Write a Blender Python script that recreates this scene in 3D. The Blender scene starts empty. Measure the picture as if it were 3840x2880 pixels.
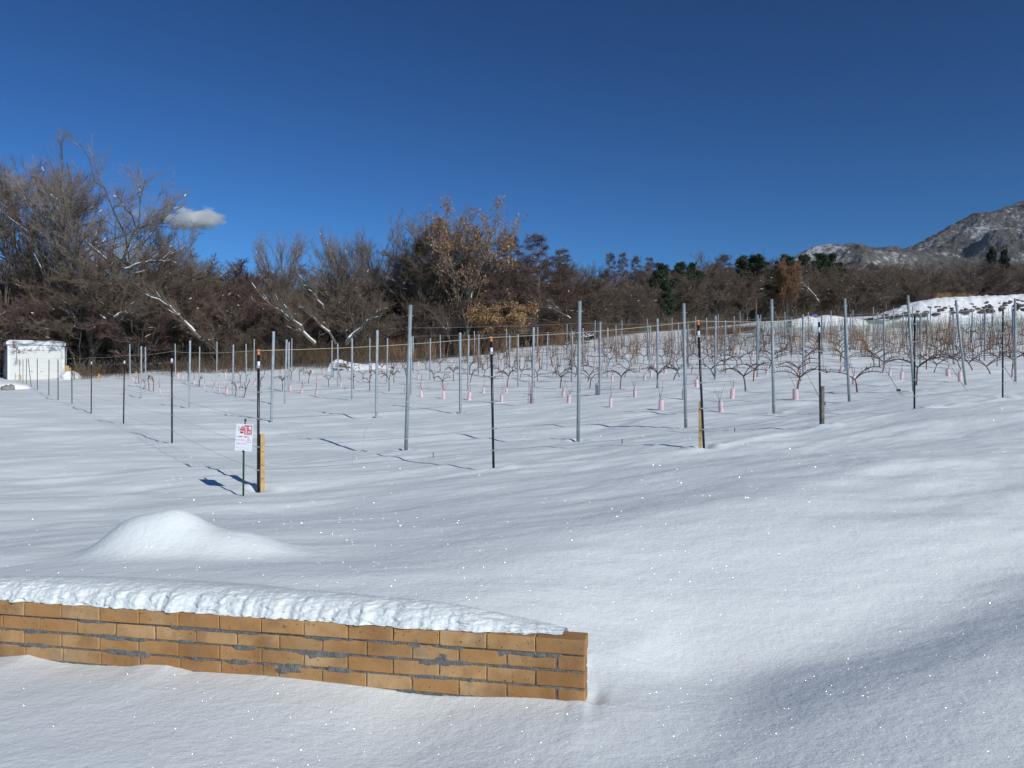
import bpy, math, random
import numpy as np
from mathutils import Vector, Matrix
R = math.radians
scene = bpy.context.scene
C = scene.collection
random.seed(7)
# ------------------------------------------------------------------ camera, sky, sun, exposure
F = 2890.0                                   # focal length in pixels of the 3840 px wide photograph
cam_d = bpy.data.cameras.new('camera'); cam = bpy.data.objects.new('camera', cam_d); C.objects.link(cam)
cam_d.sensor_width = 36; cam_d.lens = F / 3840 * 36
cam_d.clip_start = 0.05; cam_d.clip_end = 30000
cam.location = (0, 0, 0); cam.rotation_euler = (R(90), 0, 0)
scene.camera = cam
SUN_EL, SUN_AZ = R(31), R(139)               # azimuth measured from +Y towards +X
w = bpy.data.worlds.new('World'); scene.world = w; w.use_nodes = True
nt = w.node_tree; bg = nt.nodes['Background']
sky = nt.nodes.new('ShaderNodeTexSky'); sky.sky_type = 'NISHITA'; sky.sun_disc = False
sky.sun_elevation = SUN_EL; sky.sun_rotation = SUN_AZ
sky.altitude = 1300; sky.air_density = 1.0; sky.dust_density = 0.0; sky.ozone_density = 8.0
gam = nt.nodes.new('ShaderNodeGamma'); gam.inputs[1].default_value = 1.5     # clear winter air: deeper towards the zenith
nt.links.new(sky.outputs[0], gam.inputs[0]); tint = nt.nodes.new('ShaderNodeVectorMath'); tint.operation = 'MULTIPLY'; tint.inputs[1].default_value = (.56, .75, .70)
nt.links.new(gam.outputs[0], tint.inputs[0]); nt.links.new(tint.outputs[0], bg.inputs[0]); bg.inputs[1].default_value = 0.05
sl = bpy.data.lights.new('sun', 'SUN'); sl.energy = 3.35; sl.angle = R(0.5); sl.color = (1.0, 0.985, 0.93)
so = bpy.data.objects.new('sun', sl); C.objects.link(so)
sdir = Vector((math.sin(SUN_AZ) * math.cos(SUN_EL), math.cos(SUN_AZ) * math.cos(SUN_EL), math.sin(SUN_EL)))
so.rotation_euler = sdir.to_track_quat('Z', 'Y').to_euler(); so.location = sdir * 50
scene.view_settings.view_transform = 'Standard'; scene.view_settings.look = 'None'
scene.view_settings.gamma = 1; scene.view_settings.exposure = -0.12
scene.render.engine = 'CYCLES'
scene.cycles.max_bounces = 24; scene.cycles.diffuse_bounces = 2; scene.cycles.transparent_max_bounces = 24
scene.cycles.volume_bounces = 24

def W(px, py, D):                            # photograph pixel + distance -> point (camera at the origin)
    return ((px - 1920) / F * D, D, (1440 - py) / F * D)

# ------------------------------------------------------------------ materials
def mat(name, col=(.5, .5, .5), rough=.6, metal=0.0, noise=None, bump=None, spec=.5, island=0.0):
    m = bpy.data.materials.new(name); m.use_nodes = True
    t = m.node_tree; b = t.nodes['Principled BSDF']
    b.inputs['Base Color'].default_value = (*col, 1); b.inputs['Roughness'].default_value = rough
    b.inputs['Metallic'].default_value = metal; b.inputs['Specular IOR Level'].default_value = spec
    tc = t.nodes.new('ShaderNodeTexCoord')
    if noise:
        col2, sc = noise
        n = t.nodes.new('ShaderNodeTexNoise'); n.inputs['Scale'].default_value = sc; n.inputs['Detail'].default_value = 6
        r = t.nodes.new('ShaderNodeValToRGB'); r.color_ramp.elements[0].position = .35; r.color_ramp.elements[1].position = .65
        r.color_ramp.elements[0].color = (*col, 1); r.color_ramp.elements[1].color = (*col2, 1)
        t.links.new(tc.outputs['Object'], n.inputs['Vector']); t.links.new(n.outputs[0], r.inputs[0])
        last = r.outputs[0]
        if island:
            g = t.nodes.new('ShaderNodeNewGeometry'); mr = t.nodes.new('ShaderNodeMapRange')
            mr.inputs[3].default_value = 1 - island; mr.inputs[4].default_value = 1 + island
            oi = t.nodes.new('ShaderNodeObjectInfo')
            ad = t.nodes.new('ShaderNodeMath'); ad.operation = 'ADD'; ml = t.nodes.new('ShaderNodeMath'); ml.operation = 'MULTIPLY'; ml.inputs[1].default_value = .5
            t.links.new(g.outputs['Random Per Island'], ad.inputs[0]); t.links.new(oi.outputs['Random'], ad.inputs[1])
            t.links.new(ad.outputs[0], ml.inputs[0]); t.links.new(ml.outputs[0], mr.inputs[0])
            mx = t.nodes.new('ShaderNodeVectorMath'); mx.operation = 'SCALE'
            t.links.new(last, mx.inputs[0]); t.links.new(mr.outputs[0], mx.inputs['Scale']); last = mx.outputs[0]
        t.links.new(last, b.inputs['Base Color'])
    if bump:
        st, sc = bump
        n = t.nodes.new('ShaderNodeTexNoise'); n.inputs['Scale'].default_value = sc; n.inputs['Detail'].default_value = 5
        bp = t.nodes.new('ShaderNodeBump'); bp.inputs['Strength'].default_value = st; bp.inputs['Distance'].default_value = .01
        t.links.new(tc.outputs['Object'], n.inputs['Vector']); t.links.new(n.outputs[0], bp.inputs['Height'])
        t.links.new(bp.outputs[0], b.inputs['Normal'])
    return m

def snow_mat(name, col=(.84, .88, .87), grain=.35):
    m = bpy.data.materials.new(name); m.use_nodes = True
    t = m.node_tree; b = t.nodes['Principled BSDF']
    b.inputs['Base Color'].default_value = (*col, 1); b.inputs['Roughness'].default_value = .75
    b.inputs['Specular IOR Level'].default_value = .2
    tc = t.nodes.new('ShaderNodeTexCoord')
    prev = None
    mp = t.nodes.new('ShaderNodeMapping'); mp.inputs['Rotation'].default_value = (0, 0, R(-24)); mp.inputs['Scale'].default_value = (.95, 1.1, 1)
    t.links.new(tc.outputs['Object'], mp.inputs['Vector'])
    for sc, dist, stg, aniso in ((7, .024, .4, True), (30, .008, .55, True), (110, .005, grain, False)):
        n = t.nodes.new('ShaderNodeTexNoise'); n.inputs['Scale'].default_value = sc; n.inputs['Detail'].default_value = 4; n.inputs['Roughness'].default_value = .6
        t.links.new(mp.outputs[0] if aniso else tc.outputs['Object'], n.inputs['Vector'])
        bp = t.nodes.new('ShaderNodeBump'); bp.inputs['Distance'].default_value = dist; bp.inputs['Strength'].default_value = stg
        t.links.new(n.outputs[0], bp.inputs['Height'])
        if prev: t.links.new(prev, bp.inputs['Normal'])
        prev = bp.outputs[0]
    t.links.new(prev, b.inputs['Normal'])
    return m

M = {}
M['snow'] = snow_mat('snow')
M['snow_lumpy'] = snow_mat('lumpy_snow', grain=.7)
M['snow_plain'] = mat('plain_snow', (.88, .885, .885), .8)
M['galv'] = mat('galvanised', (.27, .31, .345), .5, .25, noise=((.37, .41, .44), 9), spec=.4)
M['galv2'] = mat('galvanised_dull', (.28, .32, .335), .55, .2, noise=((.36, .40, .41), 7), spec=.3)
M['black'] = mat('black_plastic', (.012, .013, .017), .35)
M['orange'] = mat('orange_plastic', (.75, .22, .07), .4)
M['white'] = mat('white_paint', (.8, .81, .8), .45)
M['label'] = mat('white_label', (.85, .85, .85), .5)
M['wire'] = mat('wire', (.20, .20, .20), .5, .4)
M['rope'] = mat('rope', (.62, .52, .38), .8)
M['wood'] = mat('pine_wood', (.62, .42, .19), .7, noise=((.48, .30, .12), 14))
M['oldwood'] = mat('weathered_wood', (.09, .085, .075), .8, noise=((.2, .18, .15), 10))
M['green'] = mat('green_plastic', (.012, .07, .03), .4)
M['red'] = mat('red_print', (.55, .015, .03), .6)
M['board'] = mat('sign_board', (.84, .87, .92), .45)
M['pink'] = mat('pink_plastic', (.72, .50, .52), .5, noise=((.80, .60, .61), 4), island=.12)
M['vine'] = mat('vine_bark', (.10, .062, .042), .85, noise=((.17, .11, .075), 25), island=.3)
M['cane'] = mat('vine_cane', (.22, .115, .065), .8, noise=((.30, .18, .10), 8), island=.35)
M['bark'] = mat('bark', (.095, .078, .062), .9, noise=((.19, .165, .135), 3), island=.2)
M['twig'] = mat('twigs', (.135, .096, .068), .9, noise=((.215, .155, .11), .5), island=.35)
M['twig_grey'] = mat('grey_twigs', (.20, .16, .135), .9, noise=((.29, .24, .205), .5), island=.3)
M['twig_red'] = mat('reddish_twigs', (.115, .070, .058), .9, noise=((.165, .105, .088), .5), island=.3)
M['leaf'] = mat('withered_leaves', (.30, .165, .07), .8, noise=((.42, .265, .125), .7), island=.35)
M['leaf_or'] = mat('rusty_leaves', (.21, .10, .04), .8, noise=((.30, .155, .07), .7), island=.35)
M['pine'] = mat('pine_needles', (.018, .034, .014), .7, noise=((.042, .066, .024), .6), island=.4)
M['spruce'] = mat('dark_needles', (.012, .026, .013), .7, noise=((.03, .045, .022), .6), island=.4)
M['mistletoe'] = mat('mistletoe', (.12, .12, .03), .8, island=.3, noise=((.2, .17, .05), 3))
M['straw'] = mat('dry_grass', (.13, .088, .052), .9, noise=((.24, .165, .095), .6), island=.35)
M['rock'] = mat('rock', (.19, .18, .17), .9, noise=((.32, .30, .28), 3), bump=(.8, 5))
M['shaded_side'] = mat('shaded_wall_sheet', (.30, .31, .33), .6)  # garage walls: shade of the side turned from the sun, put into the colour
M['blue'] = mat('blue_tarp', (.03, .08, .35), .6)

# ------------------------------------------------------------------ mesh helpers
def mesh_np(name, V, Fc, m=None, smooth=False):
    """V (n,3), Fc list of arrays (k,4) or (k,3)"""
    me = bpy.data.meshes.new(name)
    V = np.asarray(V, dtype=np.float32)
    if not isinstance(Fc, (list, tuple)): Fc = [Fc]
    Fc = [np.asarray(f, dtype=np.int32) for f in Fc if len(f)]
    lv = np.concatenate([f.ravel() for f in Fc]); tot = np.concatenate([np.full(len(f), f.shape[1], dtype=np.int32) for f in Fc])
    st = np.concatenate([[0], np.cumsum(tot)[:-1]]).astype(np.int32)
    me.vertices.add(len(V)); me.vertices.foreach_set('co', V.ravel())
    me.loops.add(len(lv)); me.loops.foreach_set('vertex_index', lv)
    me.polygons.add(len(tot)); me.polygons.foreach_set('loop_start', st); me.polygons.foreach_set('loop_total', tot)
    me.polygons.foreach_set('use_smooth', np.full(len(tot), bool(smooth)))
    me.update(calc_edges=True); me.validate()
    if m: me.materials.append(m)
    return me

class MB:
    def __init__(s): s.v = []; s.f = []
    def box(s, c, d, rz=0.0, taper=1.0, m3=None):
        n = len(s.v); x, y, z = [k / 2 for k in d]
        for sx, sy, sz in ((-1,-1,-1),(1,-1,-1),(1,1,-1),(-1,1,-1),(-1,-1,1),(1,-1,1),(1,1,1),(-1,1,1)):
            k = taper if sz > 0 else 1
            p = Vector((sx*x*k, sy*y*k, sz*z))
            if m3: p = m3 @ p
            elif rz: p = Matrix.Rotation(rz, 3, 'Z') @ p
            s.v.append((p.x+c[0], p.y+c[1], p.z+c[2]))
        s.f += [(n,n+3,n+2,n+1),(n+4,n+5,n+6,n+7),(n,n+1,n+5,n+4),(n+1,n+2,n+6,n+5),(n+2,n+3,n+7,n+6),(n+3,n,n+4,n+7)]
    def tube(s, pts, rad, sides=6, caps=True):
        if not hasattr(rad, '__len__'): rad = [rad]*len(pts)
        pts = [Vector(p) for p in pts]; n0 = len(s.v)
        for i, p in enumerate(pts):
            d = (pts[min(i+1, len(pts)-1)] - pts[max(i-1, 0)])
            d = d.normalized() if d.length > 1e-9 else Vector((0,0,1))
            a = d.cross(Vector((.13,.21,.97)) if abs(d.z) < .95 else Vector((1,0.1,0))).normalized(); b = d.cross(a)
            for k in range(sides):
                t = 2*math.pi*k/sides; q = p + (a*math.cos(t)+b*math.sin(t))*rad[i]; s.v.append(tuple(q))
        for i in range(len(pts)-1):
            for k in range(sides):
                a0 = n0+i*sides+k; a1 = n0+i*sides+(k+1) % sides
                s.f.append((a0, a1, a1+sides, a0+sides))
        if caps:
            s.f.append(tuple(n0+k for k in reversed(range(sides)))); e = n0+(len(pts)-1)*sides
            s.f.append(tuple(e+k for k in range(sides)))
    def mesh(s, name, m, smooth=False):
        me = bpy.data.meshes.new(name); me.from_pydata(s.v, [], s.f); me.update()
        if smooth: me.polygons.foreach_set('use_smooth', [True]*len(me.polygons))
        me.materials.append(m); return me
    def build(s, name, m, parent=None, smooth=False, loc=None):
        return link(name, s.mesh(name, m, smooth), parent, loc)

def link(name, me, parent=None, loc=None):
    o = bpy.data.objects.new(name, me); C.objects.link(o)
    if parent: o.parent = parent
    if loc is not None: o.location = loc
    return o
def tag(o, label=None, cat=None, group=None, kind=None):
    if label: o['label'] = label
    if cat: o['category'] = cat
    if group: o['group'] = group
    if kind: o['kind'] = kind
    return o
def empty(name, loc=(0,0,0), rz=0.0):
    o = bpy.data.objects.new(name, None); o.empty_display_size = .2; C.objects.link(o); o.location = loc; o.rotation_euler = (0,0,rz); return o
def copy_tree(o, parent=None):
    c = o.copy(); C.objects.link(c); c.parent = parent
    for ch in list(o.children): copy_tree(ch, c)
    return c
ORD = ['zeroth','first','second','third','fourth','fifth','sixth','seventh','eighth','ninth','tenth','eleventh','twelfth','thirteenth','fourteenth','fifteenth','sixteenth','seventeenth','eighteenth','nineteenth','twentieth']
def ordn(n):
    if n <= 20: return ORD[n]
    return ({2:'twenty',3:'thirty'}[n//10] + ('-'+ORD[n%10] if n%10 else 'th')).replace('twentyth','twentieth').replace('thirtyth','thirtieth')

# ------------------------------------------------------------------ noise
def hsh(ix, iy, seed):
    h = (ix.astype(np.int64)*374761393 + iy.astype(np.int64)*668265263 + seed*2246822519) & 0xffffffff
    h = ((h ^ (h >> 13)) * 1274126177) & 0xffffffff
    return ((h ^ (h >> 16)) & 0xffff) / 65535.0
def pn(x, y, seed=0):                        # smooth value noise in -1..1
    x = np.asarray(x, float); y = np.asarray(y, float)
    ix = np.floor(x); iy = np.floor(y); fx = x-ix; fy = y-iy
    ux = fx*fx*fx*(fx*(fx*6-15)+10); uy = fy*fy*fy*(fy*(fy*6-15)+10)
    a = hsh(ix,iy,seed); b = hsh(ix+1,iy,seed); c = hsh(ix,iy+1,seed); d = hsh(ix+1,iy+1,seed)
    return ((a*(1-ux)+b*ux)*(1-uy)+(c*(1-ux)+d*ux)*uy)*2-1
def fbm(x, y, seed=0, oc=4, g=.5):
    s = 0; a = 1; t = 0
    for i in range(oc):
        s = s+a*pn(x*2**i+i*17.3, y*2**i-i*9.1, seed+i); t += a; a *= g
    return s/t
def sst(x, a, b):
    t = np.clip((x-a)/(b-a), 0, 1); return t*t*(3-2*t)

# ------------------------------------------------------------------ measured positions (px, top y, base y, D)
HB = 1.72                                    # height of the black fence posts over the snow
FB = [(968,1820,9.5,1315),(645,1662,14.5,1318),(463,1587,19.6,1333),(342,1543,24.5,1340),(270,1516,29.3,1345),(218,1497,32.6,1343),(183,1482,36.5,1345),
      (140,1459,42,1341),(117,1449,46,1341),(99,1441,50,1342),(86,1434,54,1345),(74,1431,57,1345)]
FR = [(1851,1754,10.2,1266),(2640,1675,10.6,1204),(3077,1597,12.4,1196),(3429,1527,14.1,1174),(3760,1478,16.2,1150)]
E = [(1522,1703,13.0),(2168,1666,13.53),(2572,1600,15.2),(2902,1554,16.65),(3185,1505,18.3),(3427,1464,19.7),(3622,1448,22.0),(3808,1421,22.7)]
def edgeD(px):
    return np.interp(px, [-900,0,870,1400,1900,2100,2350,2600,2900,3400,3840,4700], [62,60,60,64,70,75,86,105,125,140,150,160])
def edgeY(px):
    return np.interp(px, [-900,0,350,500,700,870,1100,1400,1780,1900,2100,2350,2600,2900,3200,3400,3840,4700],
                     [1405,1415,1410,1400,1390,1381,1376,1368,1337,1310,1290,1249,1219,1204,1191,1183,1168,1140])
ctrl = [W(p,y,D) for p,y,D,_ in FB] + [W(p,y,D) for p,y,D,_ in FR] + [W(*e) for e in E]
ctrl += [W(1018,1585,20.9), W(710,1530,28.3), W(530,1495,37), W(425,1460,46), W(1415,1560,22), W(1738,1535,24.5), W(1300,1490,32.4), W(2027,1505,26),
         W(1550,1475,34), W(2406,1459,27.5), W(3229,1464,21), W(2950,1446,25.5), W(912,1845,9.0), W(240,1431,57), W(0,1425,58), W(0,1465,42), W(-500,1480,40),
         W(1000,1430,50), W(2000,1400,48), W(2800,1330,50), W(3500,1330,45), W(4300,1400,30), W(4600,1500,17), W(2500,1300,68), W(3000,1245,75), W(3700,1225,78)]
ctrl += [(-2.5,4.25,-1.0),(-1.2,4.1,-1.01),(-.3,3.9,-1.06),(.5,3.6,-1.215),(.42,3.9,-1.19),(-3.4,5.5,-1.14),(0,5.5,-1.175),(-1,7,-1.23),(-5,6,-1.23),(2,6,-1.13),(4,8,-.97),
         (1.4,2.4,-1.27),(3,3.5,-1.16),(6,5,-.95),(-5,3,-1.2),(0,1,-1.3),(0,-5,-1.3),(8,-3,-1.1),(-8,-3,-1.3),(-12,8,-1.25),(12,10,-.5)]
for p in (-900,0,350,700,1100,1500,1900,2350,2900,3400,3840,4700):
    D = float(edgeD(p)); c = W(p, float(edgeY(p)), D); ctrl.append(c)
    ctrl.append((c[0]*2.2, D*2.2, c[2]+2.5))
    ctrl.append((c[0]*4, D*4, c[2]+3.5))
ctrl = np.array(ctrl)
def tps_fit(P):
    n = len(P); d = np.hypot(P[:,None,0]-P[None,:,0], P[:,None,1]-P[None,:,1])
    K = np.where(d > 0, d*d*np.log(d+1e-12), 0)+np.eye(n)*2.0
    A = np.zeros((n+3, n+3)); A[:n,:n] = K; A[:n,n] = 1; A[:n,n+1:] = P[:,:2]; A[n,:n] = 1; A[n+1:,:n] = P[:,:2].T
    return np.linalg.solve(A, np.concatenate([P[:,2], np.zeros(3)]))
# work in log-polar-like coordinates so near and far points weigh alike
def warp(x, y):
    r = np.hypot(x, y)+6.0; s = np.log(r/6.0)*8.0/(r-5.999); return x*s, y*s
cw = ctrl.copy(); cw[:,0], cw[:,1] = warp(ctrl[:,0], ctrl[:,1]); TW = tps_fit(cw)
def base_z(x, y):
    X, Y = warp(x, y); z = TW[-3]+TW[-2]*X+TW[-1]*Y
    for i in range(len(cw)):
        d2 = (X-cw[i,0])**2+(Y-cw[i,1])**2
        z = z+TW[i]*.5*d2*np.log(d2+1e-12)
    return z
# brick wall frame: u along the wall from its left end off the frame, v into the back
WE = np.array([.302, 3.2]); WL = np.array([-2.51, 3.78]); WD = (WE-WL)/np.linalg.norm(WE-WL); WN = np.array([-WD[1], WD[0]])
ZTOP = -1.063
contact = [(-400,2450),(0,2462),(103,2454),(184,2475),(271,2492),(488,2500),(542,2494),(624,2497),(721,2522),(960,2536),(1200,2551),(1452,2561),(1746,2579),(1981,2612),(2128,2626),(2199,2617)]
cu, cz = [], []
for p, y in contact:
    t = (p-1920)/F
    # intersection of the view ray with the wall's front plane
    D = (WE@WN)/(t*WN[0]+WN[1]); q = np.array([t*D, D]); cu.append((q-WE)@WD); cz.append(-(y-1440)/F*D)
mounds = [(W(580,2100,5.0), .31, .28, .215), (W(830,2120,4.95), .38, .25, .12), (W(430,2125,4.9), .20, .2, .02)]
pits = []
TR_A = np.array([.16, 3.42]); TR_B = np.array([1.72, 4.32]); TR_D = (TR_B-TR_A)/np.linalg.norm(TR_B-TR_A); TR_N = np.array([-TR_D[1], TR_D[0]])
FLINE = np.array([[-3.12,9.5],[-.24,10.2],[2.63,10.6],[4.97,12.4],[7.35,14.1],[12,17.5]])
def ground_z(x, y, detail=True):
    x = np.asarray(x, float); y = np.asarray(y, float); z = base_z(x, y)
    r = np.hypot(x, y)
    u = (x-WE[0])*WD[0]+(y-WE[1])*WD[1]; v = (x-WE[0])*WN[0]+(y-WE[1])*WN[1]
    c = np.interp(u, cu, cz)
    z = z-.09*np.exp(-((u-.05)/.38)**2-((v-.15)/.45)**2)*sst(u, -.55, -.05)
    front = -1.335+(c+1.335)*np.exp(-np.abs(v)/.16)*np.where(u > 0, np.exp(-np.clip(u, 0, 9)/.15), 1)
    front = front*(1-sst(u, .1, 1.7))+z*sst(u, .1, 1.7)
    wid = .05+.40*sst(u, -.14, .0)+.50*sst(u, 0, .5)+np.clip(u, 0, 3)*.6
    bl = sst(v, .025-np.clip(u, 0, 3)*.35, .025+wid)
    near = front*(1-bl)+z*bl
    z = np.where((r < 14), near, z)
    # melt hollow against the end of the wall
    z = z-.022*np.exp(-(((u-.03)/.045)**2+((v-.07)/.12)**2))
    for (mx, my, _), sx, sy, h in mounds:
        a = .12; dx = (x-mx)*math.cos(a)+(y-my)*math.sin(a); dy = -(x-mx)*math.sin(a)+(y-my)*math.cos(a)
        z = z+h*np.exp(-np.power((dx/sx)**2+(dy/sy)**2, 1.5))
    q = (x-TR_A[0])*TR_N[0]+(y-TR_A[1])*TR_N[1]; al = (x-TR_A[0])*TR_D[0]+(y-TR_A[1])*TR_D[1]
    z = z-.135*np.exp(-(((q+.22)+.12*pn(al*1.1, al*0, 91))/.50)**2)*sst(al, -2.0, .3)*(1-sst(al, 4.0, 8.0))*sst(np.hypot(x-WE[0], y-WE[1]), .15, .9)
    z = z+.13*np.exp(-((q-1.75)/.95)**2)*sst(al, -.6, 1.2)*(1-sst(al, 4.5, 8.5))
    # small ridge that drifted along the fence line
    fy = np.interp(x, FLINE[:,0], FLINE[:,1])-.12
    z = z+.045*np.exp(-((y-fy)/.13)**2)*sst(x, -2.6, -.2)*(1-sst(x, 11, 12))*(.55+.45*pn(x*1.3, x*0, 5))
    if detail:
        a = R(20); xr = x*math.cos(a)+y*math.sin(a); yr = -x*math.sin(a)+y*math.cos(a)
        k = sst(r, 1.2, 5)*np.exp(-np.abs(v)*0) 
        fade = 1/(1+(r/55)**2)
        calm = 1-.75*np.exp(-((u+1.4)/2.2)**2-((v+.2)/.5)**2)
        z = z+.055*fbm(xr*.33+3, yr*.62, 11, 2)*calm*np.clip(r/6, .5, 1.6)
        xr2 = xr+.3*pn(x*.4, y*.4, 77); yr2 = yr+.16*pn(x*.5, y*.5, 78)
        z = z+.034*fbm(xr2*.55, yr2*1.55, 21, 2)*calm*np.clip(r/7, .25, 1.3)*fade
        z = z+.017*fbm(xr2*1.5, yr2*3.6, 31, 3)*np.clip(r/8, .2, 1.25)*fade*calm
    for (px_, py_) in pits:
        d2 = (x-px_)**2+(y-py_)**2; m_ = d2 < .6
        if np.any(m_):
            z = np.where(m_, z-.045*np.exp(-d2/.012)+.018*np.exp(-((np.sqrt(d2)-.22)/.10)**2), z)
    return z
def gz(x, y): return float(ground_z(np.array([x]), np.array([y]))[0])
def gpt(px, D):
    x = (px-1920)/F*D; return (x, D, gz(x, D))

Rv = np.array([-.52, .854]); Rv = Rv/np.linalg.norm(Rv); Pv = np.array([2.37, 1.39])
EP = [np.array(W(*e)[:2]) for e in E]
while len(EP) < 24: EP.append(EP[-1]+Pv)
post_xy = []
for k, e in enumerate(EP):
    for j in range(0, 8):
        q = e+Rv*9.6*j
        if j and k == 0 and j <= 3: q = np.array(W(*[(1018,0,20.9),(710,0,28.3),(530,0,37)][j-1])[:2])
        D = q[1]; px = 1920+F*q[0]/D
        if -50 < px < 3900 and D < edgeD(px)-2 and D < 72: post_xy.append((k, j, q))
for p,y,D,_ in FB[:6]+FR: pits.append(tuple(W(p,y,D)[:2]))
for k,j,q in post_xy:
    if q[1] < 26: pits.append((q[0], q[1]))

# ------------------------------------------------------------------ snowy ground: one sheet to the horizon
th = np.concatenate([np.linspace(-41, 41, 960), np.linspace(41, 319, 110)[1:-1]])*math.pi/180
rr = [.6]
while rr[-1] < 4000:
    q = rr[-1]; g = .012 if q < 2.2 else .0032 if q < 5.6 else .0052 if q < 60 else .035
    rr.append(q*(1+g))
rr = np.array(rr); TH, RR = np.meshgrid(th, rr); X = np.sin(TH)*RR; Y = np.cos(TH)*RR
Z = ground_z(X.ravel(), Y.ravel()).reshape(X.shape)
far = sst(RR, 160, 420)
Z = Z*(1-far)+far*np.clip(Z, -3, 9)
nr, nc = X.shape
V = np.stack([X.ravel(), Y.ravel(), Z.ravel()], 1)
V = np.concatenate([V, [[0, 0, float(Z[0].mean())]]])
i, j = np.meshgrid(np.arange(nr-1), np.arange(nc), indexing='ij'); j2 = (j+1) % nc
Q = np.stack([(i*nc+j).ravel(), ((i+1)*nc+j).ravel(), ((i+1)*nc+j2).ravel(), (i*nc+j2).ravel()], 1)
T = np.stack([np.full(nc, nr*nc), np.arange(nc), (np.arange(nc)+1) % nc], 1)
tag(link('ground', mesh_np('ground', V, [Q[:, ::-1], T[:, ::-1]], M['snow'], True)), 'snow covered field rising gently to the right', kind='structure')
gidx_r = rr
# ------------------------------------------------------------------ ice crystals glinting on the crust
rng = np.random.default_rng(5)
N = 9000
ang = rng.uniform(-36, 36, N)*math.pi/180; rad = 1/(1/22+rng.random(N)*(1/2.25-1/22))
cx = np.sin(ang)*rad; cy = np.cos(ang)*rad; czz = ground_z(cx, cy)
uu = (cx-WE[0])*WD[0]+(cy-WE[1])*WD[1]; vv = (cx-WE[0])*WN[0]+(cy-WE[1])*WN[1]
keep = ~((uu < .1) & (vv > -.05) & (vv < .45)); cx, cy, czz = cx[keep], cy[keep], czz[keep]; N = len(cx)
hv = np.array(sdir)+np.array([0, -.96, .27]); hv /= np.linalg.norm(hv)
nz = rng.normal(0, .11, (N, 3))+hv+np.stack([-cx/np.hypot(cx, cy)*.22, np.zeros(N), np.zeros(N)], 1); nz /= np.linalg.norm(nz, axis=1)[:,None]
a = np.cross(nz, [[.3,.9,.1]]); a /= np.linalg.norm(a, axis=1)[:,None]; b = np.cross(nz, a)
s = (.00045+.0019*rng.random(N)**4)*np.clip(np.hypot(cx, cy)/4.6, .5, 2.3); c0 = np.stack([cx, cy, czz+s*.35], 1)
V = np.concatenate([c0+(a*math.cos(t)+b*math.sin(t))*s[:,None] for t in (0, 2.1, 4.2)]+[c0-nz*s[:,None]*.4])
ii = np.arange(N)
ice = mat('ice', (1, 1, 1), .36, 1.0, spec=1.0)
tag(link('snow_crystals', mesh_np('snow_crystals', V, [np.stack([ii, ii+N, ii+2*N], 1), np.stack([ii, ii+3*N, ii+N], 1), np.stack([ii+N, ii+3*N, ii+2*N], 1), np.stack([ii+2*N, ii+3*N, ii], 1)], ice)),
    'tiny ice crystals glinting on the snow crust', 'ice', kind='stuff')

# ------------------------------------------------------------------ brick wall
def brick_mat():
    m = bpy.data.materials.new('brick'); m.use_nodes = True; t = m.node_tree; b = t.nodes['Principled BSDF']; L = t.links
    b.inputs['Roughness'].default_value = .85; b.inputs['Specular IOR Level'].default_value = .25
    tc = t.nodes.new('ShaderNodeTexCoord'); g = t.nodes.new('ShaderNodeNewGeometry')
    r = t.nodes.new('ShaderNodeValToRGB'); e = r.color_ramp.elements
    e[0].color = (.43,.215,.085,1); e[0].position = 0; e[1].color = (.66,.45,.24,1); e[1].position = 1
    for p, c in ((.18,(.55,.31,.13,1)),(.4,(.62,.39,.19,1)),(.58,(.42,.24,.10,1)),(.72,(.62,.42,.22,1)),(.86,(.50,.27,.11,1))):
        k = e.new(p); k.color = c
    L.new(g.outputs['Random Per Island'], r.inputs[0])
    def nz(sc, det=6, ro=.6, mapv=None):
        n = t.nodes.new('ShaderNodeTexNoise'); n.inputs['Scale'].default_value = sc; n.inputs['Detail'].default_value = det; n.inputs['Roughness'].default_value = ro
        L.new(tc.outputs['Object'], n.inputs['Vector']); return n.outputs[0]
    def ramp(v, a, b_):
        k = t.nodes.new('ShaderNodeMapRange'); k.inputs[1].default_value = a; k.inputs[2].default_value = b_; L.new(v, k.inputs[0]); return k.outputs[0]
    def mix(fac, c1, c2, mode='MIX'):
        k = t.nodes.new('ShaderNodeMix'); k.data_type = 'RGBA'; k.blend_type = mode
        L.new(fac, k.inputs[0])
        for s_, c in ((6, c1), (7, c2)):
            if isinstance(c, tuple): k.inputs[s_].default_value = c
            else: L.new(c, k.inputs[s_])
        return k.outputs[2]
    c = mix(ramp(nz(7), .35, .75), r.outputs[0], (.40,.20,.07,1))
    c = mix(ramp(nz(38, 8, .7), .60, .72), c, (.16,.10,.05,1))
    c = mix(ramp(nz(5.3, 9, .72), .53, .72), c, (.27,.24,.20,1)); c = mix(ramp(nz(2.6, 5, .6), .50, .66), c, (.33,.165,.06,1))
    c = mix(ramp(nz(3.1, 9, .78), .66, .71), c, (.62,.58,.50,1))
    c = mix(ramp(nz(90, 3, .5), .66, .72), c, (.10,.05,.025,1))
    L.new(c, b.inputs['Base Color'])
    bp = t.nodes.new('ShaderNodeBump'); bp.inputs['Strength'].default_value = .6; bp.inputs['Distance'].default_value = .003
    L.new(nz(60, 8, .65), bp.inputs['Height']); L.new(bp.outputs[0], b.inputs['Normal'])
    return m
WT = .105
wall = empty('brick_wall', (WE[0], WE[1], ZTOP), math.atan2(WD[1], WD[0]))
tag(wall, 'low wall of tan bricks half buried in snow in the foreground', 'wall')
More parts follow.
